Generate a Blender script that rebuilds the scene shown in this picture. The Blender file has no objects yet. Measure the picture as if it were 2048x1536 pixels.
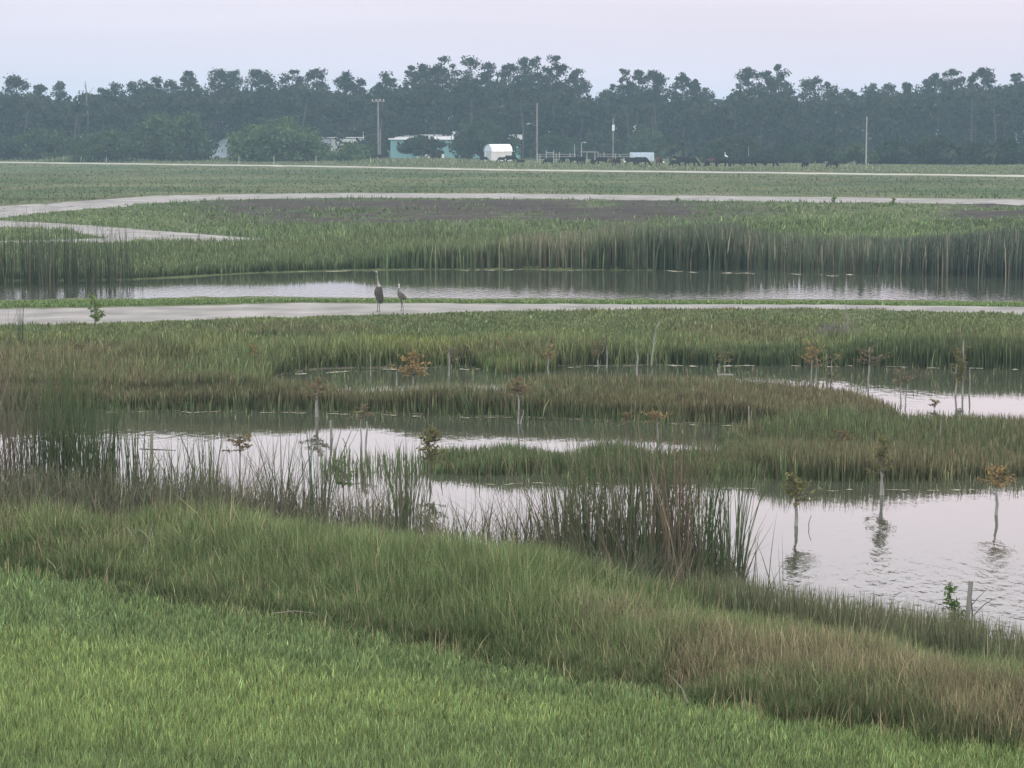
import bpy, bmesh, math, random
import numpy as np
from math import radians as R, pi
from mathutils import Vector, Matrix
random.seed(7); rng = np.random.default_rng(11)
S = bpy.context.scene; COL = S.collection

# ------------------------------------------------------------------ camera, world, light, exposure
CAMH = 5.5; FPX = 4551.0; HORIZ = 258.0
TILT = math.atan((768 - HORIZ) / FPX)
cam = bpy.data.cameras.new('camera'); cam.sensor_width = 36; cam.lens = FPX / 2048 * 36
cam.clip_start = 0.5; cam.clip_end = 6000
co = bpy.data.objects.new('camera', cam); COL.objects.link(co)
co.location = (0, 0, CAMH); co.rotation_euler = (pi / 2 - TILT, 0, 0); S.camera = co

SUN_EL, SUN_AZ = 38, 215          # azimuth measured clockwise from +Y
w = bpy.data.worlds.new('World'); S.world = w; w.use_nodes = True
nt = w.node_tree; nt.nodes.clear()
def N(t, **k):
    n = nt.nodes.new(t)
    for a, b in k.items(): setattr(n, a, b)
    return n
out = N('ShaderNodeOutputWorld')
sky = N('ShaderNodeTexSky', sky_type='NISHITA', sun_disc=False); sky.sun_elevation = R(SUN_EL); sky.sun_rotation = R(SUN_AZ)
sky.air_density = 1.0; sky.dust_density = 3.0
bg1 = N('ShaderNodeBackground'); bg1.inputs[1].default_value = 0.05; nt.links.new(sky.outputs[0], bg1.inputs[0])
tc = N('ShaderNodeTexCoord'); sep = N('ShaderNodeSeparateXYZ'); nt.links.new(tc.outputs['Generated'], sep.inputs[0])
ramp = N('ShaderNodeValToRGB'); nt.links.new(sep.outputs[2], ramp.inputs[0])
cr = ramp.color_ramp
SKY = [(0.0, (.52, .54, .63)), (.018, (.565, .56, .65)), (.04, (.605, .575, .66)), (.075, (.665, .622, .69)),
       (.11, (1.02, .93, .97)), (.16, (1.12, 1.03, 1.08)), (.25, (.98, .98, 1.04)), (.5, (1.35, 1.35, 1.33)), (1, (1.62, 1.62, 1.56))]
cr.elements[0].position = 0; cr.elements[0].color = SKY[0][1] + (1,)
cr.elements[1].position = 1; cr.elements[1].color = SKY[-1][1] + (1,)
for p, c in SKY[1:-1]:
    e = cr.elements.new(p); e.color = c + (1,)
mp = N('ShaderNodeMapping'); mp.inputs['Scale'].default_value = (3, 3, 60)
nz = N('ShaderNodeTexNoise'); nz.inputs['Scale'].default_value = 1.0; nz.inputs['Detail'].default_value = 4
nt.links.new(tc.outputs['Generated'], mp.inputs[0]); nt.links.new(mp.outputs[0], nz.inputs[0])
mr = N('ShaderNodeMapRange'); mr.inputs[1].default_value = .3; mr.inputs[2].default_value = .7; mr.inputs[3].default_value = .955; mr.inputs[4].default_value = 1.04
nt.links.new(nz.outputs[0], mr.inputs[0])
# slightly pinker towards the right
warm = N('ShaderNodeMapRange'); warm.inputs[1].default_value = -.25; warm.inputs[2].default_value = .25
nt.links.new(sep.outputs[0], warm.inputs[0])
wm = N('ShaderNodeMix', data_type='RGBA'); wm.inputs[6].default_value = (.97, .99, 1.0, 1); wm.inputs[7].default_value = (1.05, .995, 1.0, 1)
nt.links.new(warm.outputs[0], wm.inputs[0])
m1 = N('ShaderNodeMix', data_type='RGBA', blend_type='MULTIPLY'); m1.inputs[0].default_value = 1
nt.links.new(ramp.outputs[0], m1.inputs[6]); nt.links.new(wm.outputs[2], m1.inputs[7])
bg2 = N('ShaderNodeBackground'); nt.links.new(m1.outputs[2], bg2.inputs[0]); nt.links.new(mr.outputs[0], bg2.inputs[1])
mx = N('ShaderNodeMixShader'); mx.inputs[0].default_value = .93
nt.links.new(bg1.outputs[0], mx.inputs[1]); nt.links.new(bg2.outputs[0], mx.inputs[2]); nt.links.new(mx.outputs[0], out.inputs[0])

sl = bpy.data.lights.new('sun', 'SUN'); sl.energy = 0.75; sl.angle = R(25); sl.color = (1, .93, .84)
so = bpy.data.objects.new('sun', sl); COL.objects.link(so)
az = R(SUN_AZ); el = R(SUN_EL)
so.rotation_euler = Vector((math.sin(az) * math.cos(el), math.cos(az) * math.cos(el), math.sin(el))).to_track_quat('Z', 'Y').to_euler()
S.view_settings.view_transform = 'Standard'; S.view_settings.look = 'None'
S.view_settings.exposure = 0.52; S.view_settings.gamma = 1
HAZE_DENSITY = 0.00047
S.render.engine = 'CYCLES'
S.cycles.max_bounces = 6; S.cycles.diffuse_bounces = 2; S.cycles.glossy_bounces = 3; S.cycles.transmission_bounces = 2
S.cycles.volume_bounces = 1; S.cycles.transparent_max_bounces = 4; S.cycles.use_denoising = True

# ------------------------------------------------------------------ helpers
def tag(o, label=None, cat=None, group=None, kind=None):
    if label: o['label'] = label
    if cat: o['category'] = cat
    if group: o['group'] = group
    if kind: o['kind'] = kind
    return o
def empty(name, loc, rz=0):
    o = bpy.data.objects.new(name, None); COL.objects.link(o)
    o.location = loc; o.rotation_euler = (0, 0, rz); o.empty_display_size = .3; return o
def newobj(name, me, mat=None, parent=None):
    o = bpy.data.objects.new(name, me); COL.objects.link(o)
    if mat: me.materials.append(mat)
    if parent: o.parent = parent
    return o
def mesh_np(name, V, F, C=None, smooth=False):
    """V (n,3); F (m,k) indices, k constant; C (n,3) colours"""
    me = bpy.data.meshes.new(name); V = np.asarray(V, np.float32); F = np.asarray(F, np.int32); k = F.shape[1]
    me.vertices.add(len(V)); me.vertices.foreach_set('co', V.ravel())
    me.loops.add(F.size); me.loops.foreach_set('vertex_index', F.ravel())
    me.polygons.add(len(F)); me.polygons.foreach_set('loop_start', np.arange(0, F.size, k, dtype=np.int32))
    try: me.polygons.foreach_set('loop_total', np.full(len(F), k, np.int32))
    except Exception: pass
    if smooth: me.polygons.foreach_set('use_smooth', np.ones(len(F), bool))
    if C is not None:
        a = me.color_attributes.new('tint', 'FLOAT_COLOR', 'POINT')
        a.data.foreach_set('color', np.c_[np.clip(C, 0, 1), np.ones(len(C))].astype(np.float32).ravel())
    me.update(); me.validate(); return me
class MB:
    """collects shapes for ONE mesh"""
    def __init__(s): s.v = []; s.f = []
    def box(s, c, d, rz=0, rx=0):
        m = Matrix.Translation(c) @ Matrix.Rotation(rz, 4, 'Z') @ Matrix.Rotation(rx, 4, 'X'); b = len(s.v)
        for x in (-.5, .5):
            for y in (-.5, .5):
                for z in (-.5, .5): s.v.append(tuple(m @ Vector((x * d[0], y * d[1], z * d[2]))))
        s.f += [tuple(b + i for i in q) for q in ((0, 1, 3, 2), (4, 6, 7, 5), (0, 4, 5, 1), (2, 3, 7, 6), (0, 2, 6, 4), (1, 5, 7, 3))]
        return s
    def tube(s, P, r, n=7, ry=1.0):
        """loft along points P with radii r (ry = squash of the sideways axis)"""
        P = [Vector(p) for p in P]; b = len(s.v)
        if not hasattr(r, '__len__'): r = [r] * len(P)
        a0 = None
        for i, p in enumerate(P):
            t = (P[min(i + 1, len(P) - 1)] - P[max(i - 1, 0)]).normalized()
            ref = Vector((0, 1, 0)) if abs(t.y) < .9 else Vector((1, 0, 0))
            e1 = t.cross(ref).normalized(); e2 = t.cross(e1).normalized()
            if a0 is not None and e1.dot(a0) < 0: e1 = -e1; e2 = -e2
            a0 = e1
            for k in range(n):
                a = 2 * pi * k / n
                s.v.append(tuple(p + e1 * (math.cos(a) * r[i]) + e2 * (math.sin(a) * r[i] * ry)))
        for i in range(len(P) - 1):
            for k in range(n):
                s.f.append((b + i * n + k, b + i * n + (k + 1) % n, b + (i + 1) * n + (k + 1) % n, b + (i + 1) * n + k))
        s.f.append(tuple(b + k for k in range(n))[::-1]); s.f.append(tuple(b + (len(P) - 1) * n + k for k in range(n)))
        return s
    def prism(s, poly, y0, y1):
        """polygon in XZ extruded along Y"""
        b = len(s.v); n = len(poly)
        for y in (y0, y1):
            for x, z in poly: s.v.append((x, y, z))
        s.f.append(tuple(b + i for i in range(n))); s.f.append(tuple(b + n + i for i in range(n))[::-1])
        for i in range(n):
            j = (i + 1) % n; s.f.append((b + i, b + n + i, b + n + j, b + j))
        return s
    def mesh(s, name, smooth=False):
        me = bpy.data.meshes.new(name); me.from_pydata(s.v, [], s.f); me.update()
        if smooth:
            for p in me.polygons: p.use_smooth = True
        return me
    def build(s, name, mat, parent=None, smooth=False):
        return newobj(name, s.mesh(name, smooth), mat, parent)

def ndir(px, py):
    px = np.asarray(px, float); py = np.asarray(py, float)
    a = (px - 1024) / FPX; u = -(py - 768) / FPX
    return a, math.cos(TILT) + u * math.sin(TILT), -math.sin(TILT) + u * math.cos(TILT)
def G0(px, py, z=0.0):
    dx, dy, dz = ndir(px, py); t = (z - CAMH) / dz
    return dx * t, dy * t
def hash2(ix, iy, s):
    h = (ix.astype(np.int64) * 374761393 + iy.astype(np.int64) * 668265263 + s * 1442695041) & 0xffffffff
    h = ((h ^ (h >> 13)) * 1274126177) & 0xffffffff
    return ((h ^ (h >> 16)) & 0xffff) / 65535.0
def vnoise(x, y, s=0):
    ix = np.floor(x); iy = np.floor(y); fx = x - ix; fy = y - iy
    fx = fx * fx * (3 - 2 * fx); fy = fy * fy * (3 - 2 * fy)
    a = hash2(ix, iy, s); b = hash2(ix + 1, iy, s); c = hash2(ix, iy + 1, s); d = hash2(ix + 1, iy + 1, s)
    return (a * (1 - fx) + b * fx) * (1 - fy) + (c * (1 - fx) + d * fx) * fy
def fbm(x, y, s=0, o=4):
    t = 0; a = .5; n = 0
    for i in range(o): t = t + a * vnoise(x * 2 ** i, y * 2 ** i, s + i * 7); n += a; a *= .5
    return t / n
def inpoly(x, y, P):
    ins = np.zeros(x.shape, bool); n = len(P)
    for i in range(n):
        x0, y0 = P[i]; x1, y1 = P[(i + 1) % n]
        if y0 == y1: continue
        c = ((y0 > y) != (y1 > y)) & (x < (x1 - x0) * (y - y0) / (y1 - y0) + x0)
        ins ^= c
    return ins
def sdf(x, y, P):
    d = np.full(x.shape, 1e9); n = len(P)
    for i in range(n):
        ax, ay = P[i]; bx, by = P[(i + 1) % n]; ex, ey = bx - ax, by - ay
        t = np.clip(((x - ax) * ex + (y - ay) * ey) / (ex * ex + ey * ey + 1e-12), 0, 1)
        d = np.minimum(d, np.hypot(x - ax - t * ex, y - ay - t * ey))
    return np.where(inpoly(x, y, P), -d, d)
def smooth(a, b, x):
    t = np.clip((x - a) / (b - a), 0, 1); return t * t * (3 - 2 * t)
def mixc(a, b, t):
    t = np.asarray(t)[..., None]; return np.asarray(a) * (1 - t) + np.asarray(b) * t

# ------------------------------------------------------------------ terrain
POND = {
 'near': [(-700, 1062), (0, 1078), (300, 1088), (600, 1105), (850, 1170), (1100, 1190), (1300, 1215), (1500, 1270), (1700, 1305), (1900, 1345), (2048, 1378), (2600, 1500),
          (2900, 1000), (2700, 856), (1700, 850), (1560, 850), (1300, 843), (1000, 832), (650, 823), (200, 820), (-100, 818), (-700, 830)],
 'middle': [(560, 752), (640, 738), (900, 735), (1100, 733), (1500, 729), (2048, 738), (2700, 742), (2900, 1000), (1800, 900), (1620, 852), (1450, 826), (1200, 818), (1000, 816), (640, 810)],
 'left_mud': [(240, 742), (300, 738), (390, 742), (380, 754), (270, 756)],
 'far': [(-700, 608), (0, 603), (500, 598), (1000, 601), (1500, 603), (2048, 606), (2800, 612), (2800, 462), (1750, 464), (1520, 468), (1470, 538), (1300, 541), (1000, 539), (700, 541), (500, 547), (270, 560), (-700, 572)],
}
PONDW = {}
for k, P in POND.items():
    a = np.array(P, float); X, Y = G0(a[:, 0], a[:, 1]); PONDW[k] = list(zip(X, Y))
LY = [-60, 12, 17, 21, 25, 30, 60, 72, 100, 118, 130, 143, 152, 175, 260, 420, 3000]
LZ = [2.2, 1.0, .85, .62, .42, .3, .16, .12, .26, .42, .62, .86, .95, .92, .85, .8, .8]
R0, R1, NR, NU = 14.0, 1500.0, 900, 640; UM = .62; OFF = 16.0
ri = R0 * (R1 / R0) ** (np.arange(NR) / (NR - 1)); uj = np.linspace(-UM, UM, NU)
RR, UU = np.meshgrid(ri, uj, indexing='ij'); TX = UU * (RR); TY = RR - OFF
def Hraw(X, Y):
    h = np.interp(Y, LY, LZ)
    h = h + (fbm(X * .25, Y * .25, 3, 3) - .5) * .10 + (fbm(X * 1.3, Y * 1.3, 5, 3) - .5) * .05 * (Y > 20)
    h = h + smooth(118, 135, Y) * (1 - smooth(141, 147, Y)) * (fbm(X * .3, Y * .3, 9, 4) - .5) * .45
    s = np.full(X.shape, 1e9)
    for P in PONDW.values(): s = np.minimum(s, sdf(X, Y, P))
    s = s + (fbm(X * .8, Y * .3, 17, 3) - .5) * .5
    bank = np.where(s < 0, np.maximum(s * .35, -.5), s * .22)
    return np.minimum(h, bank), s
TH, TS = Hraw(TX, TY)
def lut(A, X, Y):
    r = Y + OFF; fi = np.clip(np.log(np.maximum(r, R0) / R0) / math.log(R1 / R0) * (NR - 1), 0, NR - 1.001)
    fj = np.clip((X / np.maximum(r, R0) + UM) / (2 * UM) * (NU - 1), 0, NU - 1.001)
    i = fi.astype(int); j = fj.astype(int); a = fi - i; b = fj - j
    return (A[i, j] * (1 - a) + A[i + 1, j] * a) * (1 - b) + (A[i, j + 1] * (1 - a) + A[i + 1, j + 1] * a) * b
def H(X, Y): return lut(TH, np.asarray(X, float), np.asarray(Y, float))
def PY(X, Y, z):   # projected pixel (photo px)
    d = Y * math.cos(TILT) - (z - CAMH) * math.sin(TILT); u = Y * math.sin(TILT) + (z - CAMH) * math.cos(TILT)
    return 1024 + FPX * X / d, 768 - FPX * u / d
_gx = np.arange(-900, 3101, 10.0); _gy = np.arange(300, 1701, 1.0); _YJ = 9.0 * (700 / 9.0) ** (np.arange(3400) / 3399.0)
def _invert(floor):
    M = np.empty((len(_gx), len(_gy)))
    for i, p in enumerate(_gx):
        X = (p - 1024) / FPX * (_YJ * math.cos(TILT) + (CAMH - .4) * math.sin(TILT)); z = np.maximum(lut(TH, X, _YJ), floor)
        q = np.minimum.accumulate(PY(X, _YJ, z)[1]); M[i] = np.interp(_gy, q[::-1], _YJ[::-1])
    return M
_MAPS = {False: _invert(-.12), True: _invert(0.0)}
def G(px, py, water=False):
    """pixel of the photograph -> first point of the terrain (or of the water) on that line of sight"""
    px = np.atleast_1d(np.asarray(px, float)); py = np.atleast_1d(np.asarray(py, float)); M = _MAPS[bool(water)]
    fi = np.clip((px - _gx[0]) / 10.0, 0, len(_gx) - 1.001); fj = np.clip(py - _gy[0], 0, len(_gy) - 1.001); i = fi.astype(int); j = fj.astype(int); a = fi - i; b = fj - j
    Y = (M[i, j] * (1 - a) + M[i + 1, j] * a) * (1 - b) + (M[i, j + 1] * (1 - a) + M[i + 1, j + 1] * a) * b
    X = (px - 1024) / FPX * (Y * math.cos(TILT) + (CAMH - .4) * math.sin(TILT)); z = np.maximum(H(X, Y), 0 if water else -.12)
    return X, Y, z
def G1(px, py):
    X, Y, z = G(px, py); return float(X[0]), float(Y[0]), float(z[0])
def XatY(px, Y):   # world X seen at pixel column px at depth Y (z near the ground)
    return (px - 1024) / FPX * (Y * math.cos(TILT) + (CAMH - .8) * math.sin(TILT))
def ZatY(py, Y):   # world z seen at pixel row py at depth Y
    return CAMH - (Y * math.tan(TILT + math.atan((py - 768) / FPX)))

# ------------------------------------------------------------------ materials
MATS = {}
def base_mat(name):
    m = bpy.data.materials.new(name); m.use_nodes = True; t = m.node_tree
    return m, t, t.nodes['Principled BSDF'], t.nodes['Material Output']
def plain(name, c, rough=.7, noise=.25, scale=4, metal=0, stretch=(1, 1, 1)):
    if name in MATS: return MATS[name]
    m, t, b, o = base_mat(name)
    tcn = t.nodes.new('ShaderNodeTexCoord'); mpn = t.nodes.new('ShaderNodeMapping'); mpn.inputs['Scale'].default_value = stretch
    n = t.nodes.new('ShaderNodeTexNoise'); n.inputs['Scale'].default_value = scale; n.inputs['Detail'].default_value = 6
    t.links.new(tcn.outputs['Object'], mpn.inputs[0]); t.links.new(mpn.outputs[0], n.inputs[0])
    r = t.nodes.new('ShaderNodeValToRGB'); t.links.new(n.outputs[0], r.inputs[0])
    r.color_ramp.elements[0].position = .3; r.color_ramp.elements[1].position = .7
    r.color_ramp.elements[0].color = tuple(x * (1 - noise) for x in c) + (1,); r.color_ramp.elements[1].color = tuple(min(1, x * (1 + noise)) for x in c) + (1,)
    t.links.new(r.outputs[0], b.inputs['Base Color']); b.inputs['Roughness'].default_value = rough; b.inputs['Metallic'].default_value = metal
    b.inputs['Specular IOR Level'].default_value = .25
    MATS[name] = m; return m
def leafy(name, gain=1.0, trans=.35, noise_scale=3.0):
    """tint attribute x noise, diffuse + translucent"""
    if name in MATS: return MATS[name]
    m, t, b, o = base_mat(name); t.nodes.remove(b)
    a = t.nodes.new('ShaderNodeAttribute'); a.attribute_name = 'tint'
    g = t.nodes.new('ShaderNodeVectorMath'); g.operation = 'SCALE'; t.links.new(a.outputs['Color'], g.inputs[0])
    tcn = t.nodes.new('ShaderNodeTexCoord'); n = t.nodes.new('ShaderNodeTexNoise'); n.inputs['Scale'].default_value = noise_scale; n.inputs['Detail'].default_value = 3
    t.links.new(tcn.outputs['Object'], n.inputs[0])
    mrn = t.nodes.new('ShaderNodeMapRange'); mrn.inputs[1].default_value = .3; mrn.inputs[2].default_value = .7
    mrn.inputs[3].default_value = .8 * gain; mrn.inputs[4].default_value = 1.2 * gain
    t.links.new(n.outputs[0], mrn.inputs[0]); t.links.new(mrn.outputs[0], g.inputs['Scale'])
    d = t.nodes.new('ShaderNodeBsdfDiffuse'); tr = t.nodes.new('ShaderNodeBsdfTranslucent'); mxn = t.nodes.new('ShaderNodeMixShader'); mxn.inputs[0].default_value = trans
    for q in (d, tr): t.links.new(g.outputs[0], q.inputs[0])
    t.links.new(d.outputs[0], mxn.inputs[1]); t.links.new(tr.outputs[0], mxn.inputs[2]); t.links.new(mxn.outputs[0], o.inputs[0])
    MATS[name] = m; return m
GRASS = leafy('grass_blade'); LEAF = leafy('tree_leaf', 1.0, .25, .5)

# ground material: tint attribute + two scales of noise, bump
gm, t, b, o = base_mat('ground_soil')
a = t.nodes.new('ShaderNodeAttribute'); a.attribute_name = 'tint'
tcn = t.nodes.new('ShaderNodeTexCoord'); n = t.nodes.new('ShaderNodeTexNoise'); n.inputs['Scale'].default_value = 2.2; n.inputs['Detail'].default_value = 9; n.inputs['Roughness'].default_value = .68
t.links.new(tcn.outputs['Object'], n.inputs[0])
mrn = t.nodes.new('ShaderNodeMapRange'); mrn.inputs[1].default_value = .3; mrn.inputs[2].default_value = .7; mrn.inputs[3].default_value = .62; mrn.inputs[4].default_value = 1.4
t.links.new(n.outputs[0], mrn.inputs[0])
g = t.nodes.new('ShaderNodeVectorMath'); g.operation = 'SCALE'; t.links.new(a.outputs['Color'], g.inputs[0]); t.links.new(mrn.outputs[0], g.inputs['Scale'])
t.links.new(g.outputs[0], b.inputs['Base Color']); b.inputs['Roughness'].default_value = .95; b.inputs['Specular IOR Level'].default_value = .1
bp = t.nodes.new('ShaderNodeBump'); bp.inputs['Distance'].default_value = .12; bp.inputs['Strength'].default_value = .8
t.links.new(n.outputs[0], bp.inputs['Height']); t.links.new(bp.outputs[0], b.inputs['Normal'])

# water
wmat, t, b, o = base_mat('pond_water'); t.nodes.remove(b)
dif = t.nodes.new('ShaderNodeBsdfDiffuse'); dif.inputs[0].default_value = (.050, .058, .042, 1)
gl = t.nodes.new('ShaderNodeBsdfGlossy'); gl.inputs['Roughness'].default_value = .03; gl.inputs[0].default_value = (.97, .96, .97, 1)
fr = t.nodes.new('ShaderNodeFresnel'); fr.inputs[0].default_value = 2.3
mxn = t.nodes.new('ShaderNodeMixShader'); t.links.new(fr.outputs[0], mxn.inputs[0]); t.links.new(dif.outputs[0], mxn.inputs[1]); t.links.new(gl.outputs[0], mxn.inputs[2]); t.links.new(mxn.outputs[0], o.inputs[0])
geo = t.nodes.new('ShaderNodeNewGeometry')
def wnoise(sc, stretch, det):
    mpn = t.nodes.new('ShaderNodeMapping'); mpn.inputs['Scale'].default_value = stretch
    nn = t.nodes.new('ShaderNodeTexNoise'); nn.inputs['Scale'].default_value = sc; nn.inputs['Detail'].default_value = det
    t.links.new(geo.outputs['Position'], mpn.inputs[0]); t.links.new(mpn.outputs[0], nn.inputs[0]); return nn
n1 = wnoise(5.5, (1, .5, 1), 3); n2 = wnoise(.22, (1, .4, 1), 2); n3 = wnoise(.6, (.5, 1, 1), 1)
# breeze patch near the right shore and on the far pond
sp = t.nodes.new('ShaderNodeSeparateXYZ'); t.links.new(geo.outputs['Position'], sp.inputs[0])
def mth(op, a_, b_=None, c_=None):
    q = t.nodes.new('ShaderNodeMath'); q.operation = op
    for i, v in enumerate((a_, b_, c_)):
        if v is None: continue
        if isinstance(v, (int, float)): q.inputs[i].default_value = v
        else: t.links.new(v, q.inputs[i])
    return q.outputs[0]
def mrange(v, a0, a1, b0, b1):
    q = t.nodes.new('ShaderNodeMapRange'); q.interpolation_type = 'SMOOTHSTEP'; t.links.new(v, q.inputs[0])
    for i, x in enumerate((a0, a1, b0, b1)): q.inputs[i + 1].default_value = x
    return q.outputs[0]
X_, Y_ = sp.outputs[0], sp.outputs[1]
patch = mth('MULTIPLY', mrange(mth('SUBTRACT', X_, mth('MULTIPLY', Y_, .06)), .6, 3.2, 0, 1), mrange(Y_, 26, 31, 1, 0))
patch2 = mth('MULTIPLY', mrange(Y_, 62, 64, 0, .25), mrange(Y_, 74, 82, 1, 0))
calm = mrange(n2.outputs[0], .42, .62, .03, .14)
amp = mth('ADD', mth('ADD', mth('MULTIPLY', patch, 1.0), patch2), calm)
bp = t.nodes.new('ShaderNodeBump'); bp.inputs['Distance'].default_value = .075
t.links.new(mth('MULTIPLY', amp, .55), bp.inputs['Strength']); t.links.new(n1.outputs[0], bp.inputs['Height'])
t.links.new(bp.outputs[0], gl.inputs['Normal'])

# ------------------------------------------------------------------ terrain mesh and colour
def tint_ground(X, Y, s):
    n1 = fbm(X * .12, Y * .08, 21, 4); n2 = fbm(X * .6, Y * .5, 31, 4); n3 = fbm(X * .05, Y * .02, 41, 3)
    px, py = PY(X, np.maximum(Y, 5), np.maximum(TH, 0))
    c = mixc((.075, .10, .045), (.10, .115, .06), n1)
    far = smooth(90, 150, Y)
    c = mixc(c, mixc((.046, .074, .032), (.088, .098, .048), np.clip(n1 * 2.2 - .6, 0, 1)), far)
    c = mixc(c, (.12, .12, .09), smooth(.6, .75, n2) * .6 * far)
    # mown streaks of the far field
    c = c * (1 + .9 * (fbm(X * .03, Y * .16, 51, 4) - .5) * far)[..., None]
    # bare soil on the face of the levee
    e = (fbm(X * .12, Y * .35, 61, 5) - .5) * 44
    m = smooth(398, 402, py) * (1 - smooth(436, 454, py + e)) * smooth(330, 520, px + e * 3) * (1 - smooth(1340, 1580, px + e * 5) * (1 - smooth(1830, 1960, px + e * 3)))
    m = m * smooth(.30, .42, fbm(X * .35, Y * .7, 71, 4))
    c = mixc(c, mixc((.032, .027, .026), (.058, .050, .046), n2), m)
    # wet mud beside the water
    mud = (1 - smooth(.1, .55 + 1.1 * ((px > 540) & (px < 960) & (py < 760)), s)) * (Y < 60)
    c = mixc(c, (.13, .115, .10), mud)
    return c, m
TC, SOIL = tint_ground(TX, TY, TS)
idx = np.arange(NR * NU).reshape(NR, NU)
F = np.stack([idx[:-1, :-1], idx[:-1, 1:], idx[1:, 1:], idx[1:, :-1]], -1).reshape(-1, 4)
me = mesh_np('ground', np.stack([TX, TY, TH], -1).reshape(-1, 3), F, TC.reshape(-1, 3), True)
tag(newobj('ground', me, gm), 'grassy marsh ground with pond banks and a low levee', 'ground', kind='structure')
wme = mesh_np('water', [(-150, 10, 0), (150, 10, 0), (150, 130, 0), (-150, 130, 0)], [(0, 1, 2, 3)])
tag(newobj('water', wme, wmat), 'still pale water of the marsh ponds', 'water', kind='structure')

# ------------------------------------------------------------------ paths
PATHS = []
def strip(name, far, near, mat, label, dz=.03, nseg=260, nw=8, wob=1.2):
    fa = np.array(far, float); na = np.array(near, float)
    tt = np.linspace(0, len(fa) - 1, nseg)
    i = np.arange(len(fa))
    fx, fy = np.interp(tt, i, fa[:, 0]), np.interp(tt, i, fa[:, 1]); nx, ny = np.interp(tt, i, na[:, 0]), np.interp(tt, i, na[:, 1])
    fy = fy + (fbm(tt * 9, tt * 0, 5) - .5) * wob; ny = ny + (fbm(tt * 12, tt * 0 + 3, 6) - .5) * wob * 2
    PATHS.append(list(zip(fx, fy)) + list(zip(nx[::-1], ny[::-1])))
    X0, Y0, _ = G(fx, fy); X1, Y1, _ = G(nx, ny)
    k = np.linspace(0, 1, nw)[None, :]
    X = X0[:, None] * (1 - k) + X1[:, None] * k; Y = Y0[:, None] * (1 - k) + Y1[:, None] * k
    Z = np.maximum(H(X, Y), .02) + dz; Z[:, 0] -= .05; Z[:, -1] -= .05
    id_ = np.arange(nseg * nw).reshape(nseg, nw)
    F = np.stack([id_[:-1, :-1], id_[:-1, 1:], id_[1:, 1:], id_[1:, :-1]], -1).reshape(-1, 4)
    o = newobj(name, mesh_np(name, np.stack([X, Y, Z], -1).reshape(-1, 3), F, None, True), mat)
    return tag(o, label, 'path', kind='structure')
shell = plain('path_shell', (.215, .207, .205), .95, .30, .7); pale = plain('path_pale', (.33, .32, .29), .95, .1, .4)
strip('path', wob=2.2, far=[(-600, 624), (0, 616), (300, 612), (600, 604), (1000, 607), (1400, 609), (1700, 611), (2048, 614), (2700, 622)],
      near=[(-600, 662), (0, 653), (300, 645), (600, 635), (1000, 623), (1400, 618), (1700, 618), (2048, 629), (2700, 644)], mat=shell, label='pale shell path the two cranes stand on')
strip('levee_path', [(2700, 407), (2048, 399), (1400, 391), (1000, 387), (700, 386), (450, 388), (300, 392), (150, 402), (0, 411), (-150, 422), (-300, 436)],
      [(2700, 420), (2048, 410), (1400, 402), (1000, 397), (700, 396), (450, 400), (300, 409), (150, 421), (0, 437), (-150, 441), (-300, 447)], shell, 'pale path curving along the top of the levee', .035)
strip('lower_path', [(-300, 436), (-150, 439), (0, 441), (120, 447), (235, 455), (300, 460), (400, 468), (540, 480), (640, 485)],
      [(-300, 449), (-150, 451), (0, 453), (120, 459), (235, 480), (300, 485), (400, 484), (540, 485), (640, 488)], shell, 'pale path branching down to the left pond corner', .045)
strip('side_path', [(-300, 485), (0, 483), (150, 480), (268, 475)], [(-300, 493), (0, 490), (150, 487), (268, 485)], shell, 'narrow pale path joining behind the left cattails', .05)
strip('far_road', [(-700, 318), (0, 324), (350, 328.5), (700, 333), (1000, 339), (1400, 343), (2048, 351), (2700, 358)],
      [(-700, 319.4), (0, 325.5), (350, 330), (700, 334.6), (1000, 341), (1400, 345.2), (2048, 353.3), (2700, 361)], pale, 'thin pale road in front of the cattle pasture', .05, wob=.5)
def on_path(px, py, pad=0):
    m = np.zeros(px.shape, bool)
    for P in PATHS: m |= inpoly(px, py - pad, P)
    return m

# ------------------------------------------------------------------ blades
def blade_arrays(X, Y, Z, h, wd, lean, cb, ct, segs=3, az=None, tw=None):
    n = len(X); az = rng.uniform(0, 2 * pi, n) if az is None else az
    fa = rng.uniform(0, 2 * pi, n) if tw is None else tw
    wx, wy = np.cos(fa), np.sin(fa)
    t = np.linspace(0, 1, segs + 1)[None, :]
    bend = (t ** 2) * (h * lean)[:, None]; up = h[:, None] * (t - .25 * t * t * np.clip(lean, 0, 1.5)[:, None] ** 2)
    px = X[:, None] + bend * np.cos(az)[:, None]; py = Y[:, None] + bend * np.sin(az)[:, None]; pz = Z[:, None] + up
    wt = np.clip(1 - t ** 2.2, .06, 1) * .5 * wd[:, None]
    L = np.stack([px - wt * wx[:, None], py - wt * wy[:, None], pz], -1); Rr = np.stack([px + wt * wx[:, None], py + wt * wy[:, None], pz], -1)
    V = np.stack([L, Rr], 2).reshape(n, (segs + 1) * 2, 3)
    C = mixc(np.repeat(cb[:, None], segs + 1, 1), np.repeat(ct[:, None], segs + 1, 1), np.repeat(t ** 1.3, n, 0))
    C = np.repeat(C, 2, 1)
    b = (np.arange(n) * (segs + 1) * 2)[:, None, None]
    q = np.array([[2 * i, 2 * i + 1, 2 * i + 3, 2 * i + 2] for i in range(segs)])[None]
    return V.reshape(-1, 3), (b + q).reshape(-1, 4), C.reshape(-1, 3)
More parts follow.
